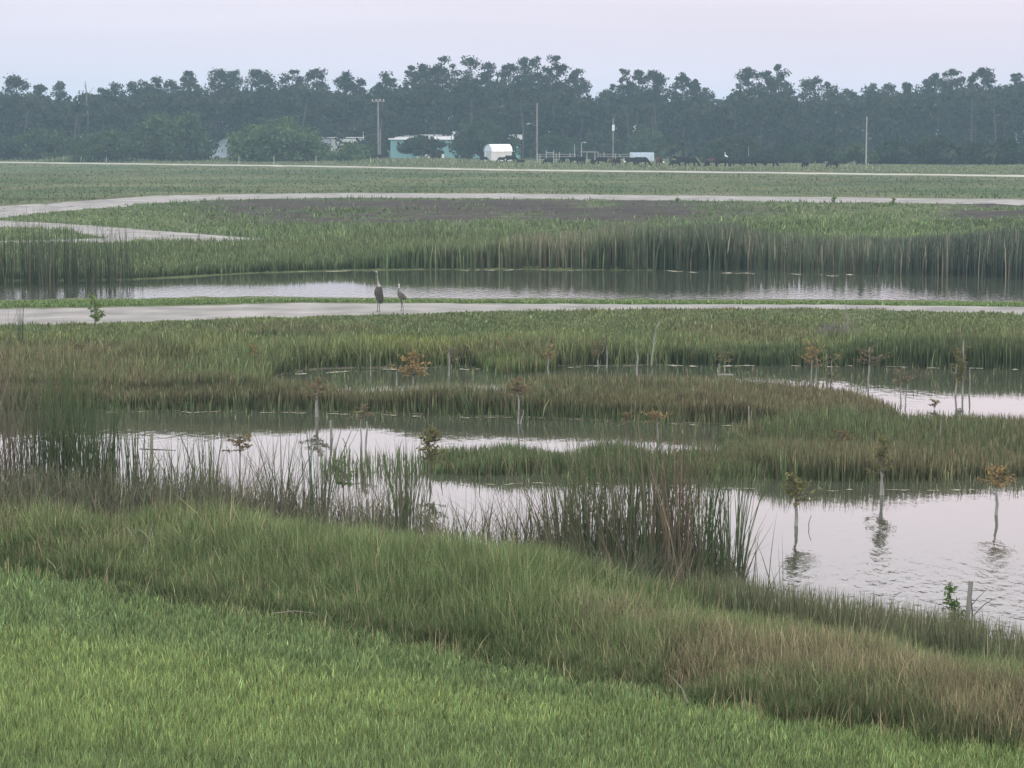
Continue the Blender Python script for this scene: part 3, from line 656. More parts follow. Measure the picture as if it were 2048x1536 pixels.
# the wood behind and between them, one mass
def wood():
    env = [(-1400, 190), (-60, 190), (0, 186), (60, 190), (150, 196), (170, 185), (300, 182), (420, 174), (480, 168), (650, 170), (700, 180), (760, 172), (860, 160), (950, 160), (1120, 165), (1180, 190), (1300, 188), (1430, 198), (1480, 188),
           (1560, 182), (1583, 196), (1592, 212), (1604, 200), (1640, 188), (1780, 182), (1850, 172), (1950, 168), (2060, 172), (3400, 185)]
    ex = [e[0] for e in env]; ey = [e[1] for e in env]
    n = 9500; px = rng.uniform(-1300, 3300, n); Y = rng.uniform(366, 440, n); X = XatY(px, Y)
    zt = CAMH - 410 * np.tan(TILT + np.arctan((np.interp(px, ex, ey) + 2 + 30 * (vnoise(px * .045, px * 0, 3) - .3) - 768) / FPX))
    zt = CAMH + (zt - CAMH) * Y / 410; z0 = H(X, Y); u = rng.random(n) ** .85
    Rd = rng.uniform(1.0, 1.9, n); Z = z0 + .6 + (zt - z0 - 1.2) * u
    P = blobs(np.stack([X, Y, Z], -1), Rd, 34, .75, .3); k = len(P)
    c = mixc((.026, .038, .028), (.044, .056, .036), np.repeat(rng.random(n), 34)) * rng.uniform(.75, 1.3, (k, 1))
    V, F, C = cards(P, rng.uniform(.35, .75, k), c)
    tag(newobj('woodland', mesh_np('woodland', V, F, C), LEAF), 'dark hazy wood behind the pasture', 'woodland', kind='stuff')
    m = MB()
    for i in range(90):
        q = random.uniform(-600, 2600); yy = random.uniform(362, 385); x = float(XatY(q, yy)); z = float(H(np.array(x), np.array(yy))); h_ = random.uniform(6, 10)
        m.tube([(x, yy, z - .1), (x + random.uniform(-.3, .3), yy, z + h_ * .5), (x + random.uniform(-.5, .5), yy, z + h_)], [.16, .13, .08], 5)
    tag(m.build('wood_trunks', plain('grey_trunk', (.07, .066, .06), .95)), 'thin grey trunks of the wood edge', 'woodland', kind='stuff')
wood()

def bush(px, top, hw, Y, label, cols, name='bush', cat='bush', nb=None, leaf=.3, group='bushes at the edge of the wood', zs=.8, lift=0.0):
    X = float(XatY(px, Y)); z0 = float(H(X, Y)); hgt = float(ZatY(top, Y)) - z0; r = hw * Y / FPX
    root = empty(name, (X, Y, z0), 0); tag(root, label, cat, group)
    m = MB(); nb = nb or int(26 + r * hgt * 2.0); cs = []
    for i in range(nb):
        a = random.uniform(0, 2 * pi); ph = math.asin(random.random() ** .8); q = random.uniform(.55, .93)
        cs.append((r * q * math.cos(a) * math.cos(ph), r * .8 * q * math.sin(a) * math.cos(ph), lift * hgt + (1 - lift) * hgt * q * math.sin(ph) * random.uniform(.85, 1.04) + .15))
    for i in range(0, nb, 4): m.tube([(0, 0, -.1), (cs[i][0] * .35, cs[i][1] * .35, cs[i][2] * .5), cs[i]], [.14, .08, .03], 5)
    m.build('trunk', BARK, root)
    rs = rng.uniform(.16, .30, nb) * min(r, hgt) + .25; per = int(70 + 14 * r)
    P = blobs(np.array(cs), rs, per, zs, .35); P[:, 2] = np.maximum(P[:, 2], .05); n = len(P)
    c = mixc(cols[0], cols[1], np.repeat(rng.random(nb), per)) * rng.uniform(.7, 1.35, (n, 1))
    V, F, C = cards(P, rng.uniform(.7, 1.3, n) * leaf, c)
    newobj('crown', mesh_np('crown', V, F, C), LEAF, root); return root
DK = ((.028, .046, .028), (.050, .074, .040)); MD = ((.045, .072, .038), (.075, .105, .05)); LT = ((.055, .092, .040), (.10, .15, .06))
bush(560, 236, 108, 330, 'large round green bush in front of the white metal building', LT, nb=95, leaf=.36)
bush(700, 284, 48, 326, 'low green bush spreading right of the large round bush', LT)
bush(338, 222, 92, 338, 'dark wide bush left of the large round bush', MD, nb=80, leaf=.36)
bush(210, 256, 66, 326, 'mid green bush below the dead snag', MD, nb=60)
bush(90, 258, 80, 345, 'dark bush at the left end of the pasture', MD, nb=60)
bush(-30, 262, 80, 345, 'dark bush cut by the left frame edge', DK, nb=50)
bush(845, 268, 45, 338, 'small spreading oak in front of the turquoise building', DK, name='oak_tree', cat='tree', zs=.5, lift=.25, nb=40, group='trees around the turquoise building')
bush(972, 240, 74, 352, 'large dark oak hiding the right half of the turquoise building', DK, name='oak_tree', cat='tree', nb=75, lift=.12, group='trees around the turquoise building')
bush(745, 270, 28, 372, 'grey green bush behind the left utility pole', MD)
for px, top, hw, Y, lb in [(1115, 268, 52, 360, 'dark bush right of the arched shed behind the pen'), (1205, 262, 50, 362, 'bush behind the pale pole right of the leaning pole'), (1290, 262, 46, 360, 'dark bush behind the pale trailer'),
      (1460, 272, 68, 318, 'large rounded bush right of the palms'), (1570, 290, 42, 318, 'low bush between the large rounded bush and the grey green bushes'), (1640, 282, 48, 312, 'grey green bush left of the right bare pole'), (1716, 290, 40, 306, 'low bush at the foot of the right bare pole'),
      (1790, 283, 46, 308, 'bush just right of the right bare pole'), (1868, 270, 52, 308, 'tallest bush of the right hand row'), (1945, 278, 42, 304, 'bush right of the tallest one of the right row'), (2015, 275, 44, 304, 'bush at the right frame edge'), (2100, 270, 60, 304, 'bush beyond the right frame edge')]:
    bush(px, top, hw, Y, lb, DK if px % 3 else MD)

def palm(px, top, Y, label):
    X = float(XatY(px, Y)); z0 = float(H(X, Y)); hgt = float(ZatY(top, Y)) - z0
    root = empty('cabbage_palm', (X, Y, z0), 0); tag(root, label, 'palm', 'palms in front of the wood')
    MB().tube([(0, 0, -.1), (.1, 0, hgt * .4), (0, 0, hgt * .72)], [.2, .17, .16], 7).build('trunk', BARK, root)
    n = 60; V = []; Fc = []; 
    for i in range(n):
        a = random.uniform(0, 2 * pi); e = random.uniform(-.5, 1.3); L = random.uniform(.9, 1.4); b = len(V)
        d = Vector((math.cos(a) * math.cos(e), math.sin(a) * math.cos(e), math.sin(e))); s = d.cross(Vector((0, 0, 1))).normalized()
        c0 = Vector((0, 0, hgt * .74)); 
        for q, wd in ((.0, .02), (.6, .16), (.9, .32), (1.25, .05)):
            p = c0 + d * L * q + Vector((0, 0, -.35 * q * q * L)); V += [tuple(p - s * wd), tuple(p + s * wd)]
        Fc += [(b + 2 * j, b + 2 * j + 1, b + 2 * j + 3, b + 2 * j + 2) for j in range(3)]
    newobj('fronds', mesh_np('fronds', V, Fc, np.repeat(rng.uniform(.8, 1.3, (n, 1)) * (.055, .075, .045), 8, 0)), LEAF, root)
palm(1340, 274, 322, 'palm left of the large rounded bush'); palm(1322, 286, 330, 'shorter palm beside the pale trailer'); palm(1366, 284, 318, 'palm touching the large rounded bush')
palm(1905, 286, 300, 'palm between the right hand bushes'); palm(1985, 290, 298, 'small palm near the right frame edge')

# dead snag
def snag():
    Y = 370; X = float(XatY(177, Y)); z0 = float(H(X, Y)); h_ = float(ZatY(162, Y)) - z0; s = Y / FPX
    m = MB().tube([(0, 0, 0), (.05, 0, h_ * .5), (-.1, 0, h_ * .8), (-.25, 0, h_)], [.2, .16, .13, .03], 6)
    m.tube([(-.1, 0, h_ * .80), (.5, 0, h_ * .86), (1.1, .1, h_ * .93)], [.06, .045, .02], 5).tube([(-.15, 0, h_ * .88), (-.5, 0, h_ * .97)], [.04, .02], 5).tube([(0, 0, h_ * .6), (.5, 0, h_ * .66)], [.05, .02], 5)
    o = m.build('dead_tree', plain('snag_wood', (.12, .115, .11), .9)); o.location = (X, Y, z0)
    tag(o, 'bare dead snag with forked top on the left skyline', 'dead tree')
snag()

# ------------------------------------------------------------------ buildings
WHITE = plain('white_paint', (.70, .72, .74), .5, .05, 2); TEAL = plain('turquoise_metal', (.16, .33, .35), .6, .08, 3); ROOFW = plain('white_metal_roof', (.78, .80, .84), .4, .05, 2)
GLASS = plain('dark_window', (.04, .05, .06), .15, .2, 2); STEEL = plain('pale_steel', (.36, .40, .44), .45, .1, 2); POLE = plain('pole_wood', (.20, .19, .18), .9, .25, 3, stretch=(1, 1, .2)); DKM = plain('dark_metal', (.05, .05, .055), .5)
def ribbed(x0, x1, y, z0, z1, n, t=.05):
    m = MB(); wd = (x1 - x0) / n
    for i in range(n):
        m.box((x0 + (i + .25) * wd, y, (z0 + z1) / 2), (wd * .5, .16, z1 - z0)); m.box((x0 + (i + .75) * wd, y + .05, (z0 + z1) / 2), (wd * .5, .16, z1 - z0))
    return m
def frame_at(px0, px1, top, Y, name, label, cat='building'):
    X0, X1 = float(XatY(px0, Y)), float(XatY(px1, Y)); xc = (X0 + X1) / 2; z0 = float(H(xc, Y))
    o = empty(name, (xc, Y, z0)); tag(o, label, cat); return o, (X1 - X0) / 2, float(ZatY(top, Y)) - z0
# turquoise warehouse
r, hw, h_ = frame_at(781, 1041, 274, 366, 'warehouse', 'turquoise metal warehouse with low white roof behind the oaks')
W = MB(); W.box((0, 7, h_ / 2 - .1), (hw * 2, 14, h_ - .2)); 
for i in range(26): W.box((-hw + (i + .5) * hw / 13, -.03, h_ / 2 - .15), (.12, .06, h_ - .35))
W.build('wall', TEAL, r)
rf = MB(); ov = .3; pk = h_ + .38
rf.v += [(-hw - ov, -ov, h_ - .2), (hw + ov, -ov, h_ - .2), (hw + ov, 7, pk), (-hw + 3, 7, pk), (-hw - ov, 14.3, h_ - .2), (hw + ov, 14.3, h_ - .2), (-hw - ov, -ov, h_ - .42), (hw + ov, -ov, h_ - .42)]
rf.f += [(0, 1, 2, 3), (3, 2, 5, 4), (0, 3, 4), (1, 5, 2), (6, 7, 1, 0)]
ro = rf.build('roof', ROOFW, r); MB().box((2.2 - hw + 8.2, 5, pk + .12), (1.3, 1, .7)).box((2.2 - hw + 8.2, 4.45, pk + .12), (.8, .06, .4)).build('roof_unit', WHITE, ro)
fw = MB().box((-hw + 2.0, -.08, 1.55), (.7, .08, 1.1)); wo = fw.build('window', GLASS, r); MB().box((-hw + 2.0, -.07, .95), (.9, .12, .08)).build('sill', WHITE, wo)
d_ = MB().box((-hw + 3.8, -.08, 1.1), (1.1, .1, 2.2)).build('door', plain('door_teal', (.10, .24, .28), .6), r); MB().box((-hw + 4.2, -.15, 1.1), (.08, .08, .15)).build('handle', STEEL, d_)
MB().box((hw - 2.0, -.09, .95), (3.6, .1, 1.9)).build('shutter', plain('pale_teal', (.20, .45, .40), .6), r)
# arched shed
r, hw, h_ = frame_at(960.5, 1016.5, 288.5, 335, 'arched_shed', 'white metal shed with a rounded roof on the pasture edge', 'shed')
def arch(e): 
    p = [(-1, 0), (-1, .56), (-.86, .78), (-.58, .93), (-.25, 1), (.25, 1), (.58, .93), (.86, .78), (1, .56), (1, 0)]
    return p
L = hw * 2 * .74; We = 1.65; rzs = R(22); 
def place(o): o.location = (.55, 1.2, 0); o.rotation_euler = (0, 0, rzs); return o
# long axis local X; arch profile in YZ
def archmesh(x0, x1, scale=1.0, off=0.0):
    m = MB(); A = arch(0)
    for x in (x0, x1):
        for y, z in A: m.v.append((x, y * We * scale, z * h_ * scale + off))
    n = len(A); m.f.append(tuple(range(n))[::-1]); m.f.append(tuple(n + i for i in range(n)))
    for i in range(n - 1): m.f.append((i, i + 1, n + i + 1, n + i))
    return m
place(MB().box((0, -We + .03, h_ * .27), (L, .06, h_ * .54)).box((0, We - .03, h_ * .27), (L, .06, h_ * .54)).box((-L / 2 + .03, 0, h_ * .27), (.05, We * 2 - .14, h_ * .54)).build('wall', plain('shed_wall', (.62, .61, .60), .6, .06, 2), r))
A = arch(0)[1:-1]; m = MB()
for x in (-L / 2 - .12, L / 2 + .12):
    for y, z in A: m.v.append((x, y * We * 1.03, z * h_))
n = len(A); m.f += [(i, i + 1, n + i + 1, n + i) for i in range(n - 1)]; place(m.build('roof', ROOFW, r))
for sx in (-1, 1):
    m = MB(); 
    for y, z in A: m.v.append((sx * L / 2, y * We, z * h_))
    m.f.append(tuple(range(n))); place(m.build('gable', plain('shed_gable', (.46, .54, .64), .6, .06, 2), r))
place(MB().box((-L / 2 - .02, 0, h_ * .3), (.06, 1.9, h_ * .6)).build('door', STEEL, r))
# white metal building behind the large bush
r, hw, h_ = frame_at(418, 724, 275, 372, 'metal_building', 'long white metal building mostly hidden behind the large green bush')
MB().box((0, 3, h_ * .5 - .1), (hw * 2, 6, h_ - .2)).build('wall', plain('blue_white', (.52, .62, .72), .5, .06, 2), r)
MB().box((0, 3, h_ - .02), (hw * 2 + .4, 6.4, .14)).build('roof', ROOFW, r)
ribbed(hw - 5.2, hw - .1, -.1, .2, h_ - .3, 12).build('siding', WHITE, r)
MB().box((-hw + 4, -.12, h_ * .42), (2.2, .12, h_ * .75)).build('door', plain('grey_door', (.33, .36, .42), .6), r)
o = MB().tube([(0, 0, 0), (0, 0, 4.2)], .07, 8).box((0, 0, 4.2), (.2, .2, .12)).build('flag_pole', WHITE); Y = 371.2; o.location = (float(XatY(727, Y)), Y, .8); tag(o, 'short white pole at the right end of the white metal building', 'pole')
# pale trailer
r, hw, h_ = frame_at(1261, 1308, 305, 322, 'trailer', 'pale blue white box trailer behind the cattle', 'trailer')
MB().box((0, 1, h_ * .56), (hw * 2, 2.1, h_ * .86)).build('body', plain('trailer_panel', (.52, .63, .76), .45, .06, 3), r)
m = MB(); [m.box((-hw + .3 + i * (hw * 2 - .6) / 5, -.07, h_ * .56), (.05, .06, h_ * .8)) for i in range(6)]; m.build('ribs', STEEL, r)
for x in (-hw * .5, hw * .5): MB().tube([(x, -.02, .32), (x, .2, .32)], .32, 12).build('wheel', DKM, r)
MB().tube([(hw, 1, .5), (hw + .9, 1, .45)], .06, 5).build('hitch', DKM, r)

# ------------------------------------------------------------------ poles and posts
def pole(px, top, base, Y, label, kind='plain', lean=0.0, r0=.14, mat=POLE, name='utility_pole', group='utility poles in front of the wood'):
    X = float(XatY(px, Y)); z0 = float(H(X, Y)); h_ = float(ZatY(top, Y)) - z0
    root = empty(name, (X, Y, z0)); tag(root, label, 'utility pole' if name == 'utility_pole' else 'pole', group)
    MB().tube([(0, 0, -.2), (lean * h_ * .5, 0, h_ * .5), (lean * h_, 0, h_)], [r0, r0 * .85, r0 * .65], 8).build('shaft', mat, root)
    if kind == 'cross':
        c = MB().box((lean * h_, -.12, h_ - .35), (2.0, .14, .16)).build('crossarm', mat, root)
        for x in (-.85, -.3, .3, .85): MB().tube([(lean * h_ + x, -.12, h_ - .27), (lean * h_ + x, -.12, h_ - .02)], .05, 6).build('insulator', WHITE, c)
    if kind == 'lamp':
        c = MB().tube([(lean * h_ * .6, 0, h_ * .58), (-.7, 0, h_ * .63), (-1.2, 0, h_ * .64)], .03, 6).build('lamp_arm', POLE, root)
        MB().tube([(-1.1, 0, h_ * .642), (-1.3, 0, h_ * .637), (-1.6, 0, h_ * .63)], [.05, .10, .04], 8).build('lamp_head', STEEL, c)
    if kind == 'street':
        c = MB().tube([(0, 0, h_), (.25, 0, h_ + .12), (.5, 0, h_ + .1)], .04, 6).build('lamp_arm', STEEL, root); MB().tube([(.35, 0, h_ + .1), (.5, 0, h_ + .08), (.7, 0, h_ + .08)], [.05, .10, .04], 8).build('lamp_head', STEEL, c)
    if kind == 'can': MB().tube([(.02, -.2, h_ - 1.9), (.02, -.2, h_ - 1.0)], .2, 10).build('transformer', WHITE, root)
    return root
pole(757, 198, 315, 345, 'tall pole with a crossarm left of the turquoise building', 'cross', r0=.16)
pole(761, 258, 315, 349, 'short second pole beside the crossarm pole', r0=.10)
pole(852, 227, 300, 384, 'thin pale mast above the turquoise roof', r0=.06, mat=STEEL)
pole(1074, 206, 300, 345, 'slightly leaning pole carrying a lamp arm right of the arched shed', 'lamp', lean=.0, r0=.14)
pole(1226, 236, 290, 345, 'pole with a white transformer left of the pale trailer', 'can', r0=.12)
pole(1732, 233, 300, 300, 'tall bare pale pole at right', r0=.10, mat=plain('pale_pole', (.33, .33, .31), .9, .15, 3))
pole(1163, 286, 318, 330, 'small street lamp by the cattle pen', 'street', r0=.06, mat=STEEL, name='street_lamp', group='lamps')
pole(1149, 288, 318, 332, 'thin grey pole left of the small street lamp', r0=.05, mat=STEEL)
pole(1497, 292, 312, 316, 'thin pole in front of the large rounded bush', r0=.04, mat=STEEL)

# cattle pen: gate frames, shelter and loose posts
def postobj(px, top, Y, label, r0=.06, mat=None, tilt=0.0, cat='post', name='fence_post', group='fence posts of the pasture'):
    X = float(XatY(px, Y)); z0 = float(H(X, Y)); h_ = float(ZatY(top, Y)) - z0
    o = MB().tube([(0, 0, -.2), (tilt * .5, 0, h_ * .5), (tilt, 0, h_)], [r0, r0, r0 * .9], 7).build(name, mat or plain('grey_post', (.36, .35, .33), .9, .2, 4)); o.location = (X, Y, z0)
    return tag(o, label, cat, group)
GP = 'fence posts of the pasture'
for px, top, lb in [(1119, 304, 'pale post right of the white pen gate'), (1196, 303, 'tall pale post right of the low shelter'), (1208, 304, 'grey post second right of the low shelter'), (1240, 308, 'post left of the pale trailer'),
                    (1268, 312, 'dark post in front of the pale trailer left side'), (1302, 311, 'dark post in front of the pale trailer right side'), (1140, 306, 'post left of the thin grey pole'), (1156, 310, 'post left of the small street lamp'),
                    (1080, 309, 'post left of the white pen gate')]:
    postobj(px, top, 312, lb)
for px, top, lb in [(478, 311, 'pale fence post below the large round bush'), (548, 311, 'second pale fence post below the large round bush'), (213, 313, 'pale fence post below the mid green bush'), (632, 312, 'thin post below the right part of the round bush'),
                    (1354, 326, 'pale post in the grass left of the two big black cows'), (1737, 326, 'dark post under the right bare pole'), (1285, 322, 'post among the grazing cows')]:
    postobj(px, top, 290, lb, .05)
Y = 312; X = float(XatY(1100, Y)); z0 = float(H(X, Y)); g_ = empty('pen_gate', (X, Y, z0)); tag(g_, 'white pen gate frame left of the low shelter', 'gate')
for s in (-1, 1): MB().tube([(s * .5, 0, -.1), (s * .5, 0, 1.75)], .05, 7).build('post', STEEL, g_)
MB().tube([(-.5, 0, 1.45), (.5, 0, 1.4)], .04, 7).build('rail', STEEL, g_)
Y = 314; X = float(XatY(1177, Y)); z0 = float(H(X, Y)); g_ = empty('pen_shelter', (X, Y, z0)); tag(g_, 'low flat roofed shelter of poles in the cattle pen', 'shelter')
for x in (-.95, -.2, .9):
    for y in (0, 1.4): MB().tube([(x, y, -.1), (x, y, 1.45)], .05, 6).build('post', plain('grey_post', (.36, .35, .33)), g_)
MB().box((0, .7, 1.52), (2.3, 1.8, .07), rx=.02).build('roof', POLE, g_)
for a_, b_, lb in ((1075, 1150, 'thin grey rail fence of the cattle pen beside the white gate'), (1200, 1262, 'thin grey rail fence left of the pale trailer')):
    xa, xb = float(XatY(a_, 313)), float(XatY(b_, 313)); fo = empty('pen_fence', ((xa + xb) / 2, 313, .85)); tag(fo, lb, 'fence'); h2 = (xb - xa) / 2; gp = plain('grey_post', (.36, .35, .33))
    for zz in (.5, .9, 1.2): MB().tube([(-h2, 0, zz), (h2, 0, zz)], .025, 5).build('rail', gp, fo)
    for q in (-1, 0, 1): MB().tube([(q * h2, .07, -.1), (q * h2, .07, 1.35)], .05, 6).build('post', gp, fo)
# parked car beside the warehouse
Y = 350; X = float(XatY(861, Y)); c_ = empty('parked_car', (X, Y, float(H(X, Y))), .1); tag(c_, 'small white car parked in front of the turquoise warehouse', 'car')
pr = [(-2, .3), (-2, .75), (-1.5, .9), (-.9, 1.35), (.6, 1.38), (1.2, .95), (1.95, .85), (2.05, .5), (2.05, .3)]
MB().prism(pr, -.8, .8).build('body', WHITE, c_); MB().prism([(-1.25, .93), (-.8, 1.28), (.5, 1.3), (.95, .95)], -.83, .83).build('window', GLASS, c_)
for x in (-1.3, 1.3):
    for s in (-.82, .7): MB().tube([(x, s, .32), (x, s + .14, .32)], .32, 12).build('wheel', DKM, c_)

# ------------------------------------------------------------------ animals
def remesh(name, m, vox, col, mat):
    o = newobj('temp', m.mesh('temp')); md = o.modifiers.new('r', 'REMESH'); md.mode = 'VOXEL'; md.voxel_size = vox
    sm = o.modifiers.new('s', 'SMOOTH'); sm.iterations = 2
    dg = bpy.context.evaluated_depsgraph_get(); me = bpy.data.meshes.new_from_object(o.evaluated_get(dg)); bpy.data.objects.remove(o)
    me.name = name
    n = len(me.vertices); V = np.empty(n * 3, np.float32); me.vertices.foreach_get('co', V); V = V.reshape(-1, 3)
    a = me.color_attributes.new('tint', 'FLOAT_COLOR', 'POINT'); a.data.foreach_set('color', np.c_[col(V), np.ones(n)].astype(np.float32).ravel())
    me.polygons.foreach_set('use_smooth', np.ones(len(me.polygons), bool)); me.materials.clear(); me.materials.append(mat); return me
SKIN = leafy('animal_coat', 1.0, 0.0, 22)
def crane_adult():
    m = MB()
    m.tube([(-.155, 0, 1.165), (-.105, 0, 1.182), (-.08, 0, 1.19), (-.055, 0, 1.18), (-.04, 0, 1.13), (-.032, 0, 1.05), (-.026, 0, .98), (-.018, 0, .90), (-.004, 0, .82), (.008, 0, .76), (.012, 0, .70), (.004, 0, .62), (.006, 0, .53), (.022, 0, .44), (.048, 0, .35), (.07, 0, .28), (.082, 0, .235)],
           [.005, .014, .03, .028, .021, .019, .019, .021, .032, .055, .09, .125, .13, .11, .085, .06, .02], 14, .8)
    m.tube([(.05, .02, .60), (.085, .03, .45), (.095, .03, .34), (.085, .02, .26)], [.06, .065, .06, .03], 10)          # drooping tertial plumes
    for s, kx, fx in ((-.05, -.012, -.03), (.05, .012, .028)):
        m.tube([(.012, s * .7, .46), (.0, s, .34), (kx, s, .30)], [.05, .02, .013], 8); m.tube([(kx, s, .30), (kx * 1.4, s, .27), (fx, s, .02)], [.016, .011, .010], 8)
        for a in (-.5, 0, .5): m.tube([(fx, s, .012), (fx - .055 * math.cos(a), s + .055 * math.sin(a), .006)], [.010, .006], 6)
        m.tube([(fx, s, .012), (fx + .03, s, .008)], [.009, .006], 6)
    return m
def crane_col(V):
    x, y, z = V.T; n = len(V); c = np.tile((.075, .068, .062), (n, 1)) * (.8 + .45 * vnoise(x * 40 + y * 21, z * 22, 3))[:, None]
    c = np.where((z > .74)[:, None], (.10, .098, .10), c); back = (x > -.03 + (1.1 - z) * .02) & (z > .74) & (z < 1.14); c = np.where(back[:, None], (.34, .33, .34), c)
    c = np.where(((z > 1.15) & (x > -.09))[:, None], (.42, .41, .40), c); c = np.where(((z > 1.195) & (x < -.055))[:, None], (.28, .05, .04), c); c = np.where((x < -.103)[:, None] & (z > 1.1)[:, None], (.10, .10, .10), c)
    eye = np.hypot(x + .088, z - 1.192) < .008; c = np.where(eye[:, None], (.02, .02, .02), c)
    c = np.where((z < .33)[:, None] & (np.abs(x) < .045)[:, None], (.045, .045, .045), c); c = np.where(((z < .33) & (x > .05))[:, None], (.06, .058, .06), c); return c
def crane_young():
    m = MB()
    m.tube([(-.125, 0, .775), (-.10, 0, .785), (-.082, 0, .79), (-.066, 0, .78), (-.066, 0, .74), (-.075, 0, .68), (-.085, 0, .61), (-.078, 0, .56), (-.055, 0, .51), (-.02, 0, .465), (.03, 0, .43), (.08, 0, .40), (.12, 0, .375), (.155, 0, .36)],
           [.004, .012, .026, .024, .018, .018, .025, .045, .075, .09, .088, .066, .042, .015], 14, .85)
    for s, kx, fx in ((-.035, -.004, -.006), (.035, .02, .052)):
        m.tube([(.0, s * .7, .40), (.0, s, .32), (kx, s, .24)], [.045, .02, .012], 8); m.tube([(kx, s, .245), ((kx + fx) / 2, s, .12), (fx, s, .02)], [.013, .009, .009], 8)
        for a in (-.5, 0, .5): m.tube([(fx, s, .012), (fx - .045 * math.cos(a), s + .045 * math.sin(a), .006)], [.009, .005], 6)
    return m
def young_col(V):
    x, y, z = V.T; n = len(V); c = np.tile((.10, .088, .078), (n, 1)) * (.8 + .45 * vnoise(x * 45 + y * 21, z * 30, 3))[:, None]
    c = np.where((z > .56)[:, None], (.13, .13, .135), c); c = np.where(((z > .68) & (x > -.1))[:, None], (.55, .54, .52), c); c = np.where((x < -.10)[:, None], (.12, .11, .1), c)
    c = np.where((np.hypot(x + .088, z - .792) < .007)[:, None], (.02, .02, .02), c)
    c = np.where((z < .26)[:, None], (.05, .05, .05), c); return c
for px, py, mk, cf, lb in ((757, 625, crane_adult, crane_col, 'tall adult crane standing upright at left with its head turned left'), (803, 624, crane_young, young_col, 'smaller crane with a white head and level body right of the adult')):
    X, Y, Z = G1(px, py); o = newobj('crane', remesh('crane', mk(), .0065, cf, SKIN)); o.location = (X, Y, Z + .028); tag(o, lb, 'bird', 'cranes on the path')

def cow_mesh(graze=True, name='cow', hump=0):
    m = MB(); hy = .52
    m.tube([(1.02, 0, 1.12), (.9, 0, 1.15), (.6, 0, 1.1), (.1, 0, 1.06), (-.35, 0, 1.08), (-.62, 0, 1.12), (-.8, 0, 1.1)], [.12, .29, .34, .37, .35, .31, .2], 14, .8)
    if graze: m.tube([(-.6, 0, 1.12), (-.92, 0, .9), (-1.18, 0, .55), (-1.3, 0, .36)], [.25, .19, .15, .15], 10, .8); m.tube([(-1.25, 0, .48), (-1.36, 0, .26), (-1.42, 0, .1)], [.14, .12, .08], 10); E = (-1.22, .52)
    else: m.tube([(-.6, 0, 1.12), (-.9, 0, 1.28), (-1.08, 0, 1.42)], [.25, .17, .14], 10, .8); m.tube([(-1.02, 0, 1.46), (-1.22, 0, 1.38), (-1.45, 0, 1.24)], [.13, .13, .08], 10); E = (-1.02, 1.46)
    for s in (-1, 1): m.tube([(E[0], s * .08, E[1]), (E[0] + .03, s * .26, E[1] + .02)], [.05, .03], 6)
    for s in (-.2, .2):
        m.tube([(-.55, s, .95), (-.56, s, .68), (-.54, s, .38), (-.56, s, .05), (-.58, s, 0)], [.16, .12, .075, .06, .075], 8)
        m.tube([(.72, s, 1.0), (.66, s, .75), (.82, s, .48), (.76, s, .05), (.74, s, 0)], [.24, .16, .085, .065, .075], 8)
    m.tube([(1.02, 0, 1.2), (1.16, 0, 1.05), (1.16, 0, .6), (1.14, 0, .42)], [.04, .035, .025, .05], 6); m.tube([(.35, 0, .8), (.5, 0, .68), (.6, 0, .75)], [.1, .15, .1], 8)
    return m
def coat(c, face=None):
    def f(V):
        x, y, z = V.T; k = np.tile(c, (len(V), 1)) * (.8 + .4 * vnoise(x * 3, z * 3, 5))[:, None]
        return np.where((x < -1.1)[:, None], face, k) if face else k
    return f
BLK = (.018, .018, .02); BRN = (.075, .045, .035)
CM = {(g, c): remesh('cow', cow_mesh(g), .045, coat(cc), SKIN) for g in (True, False) for c, cc in (('black', BLK), ('brown', BRN))}
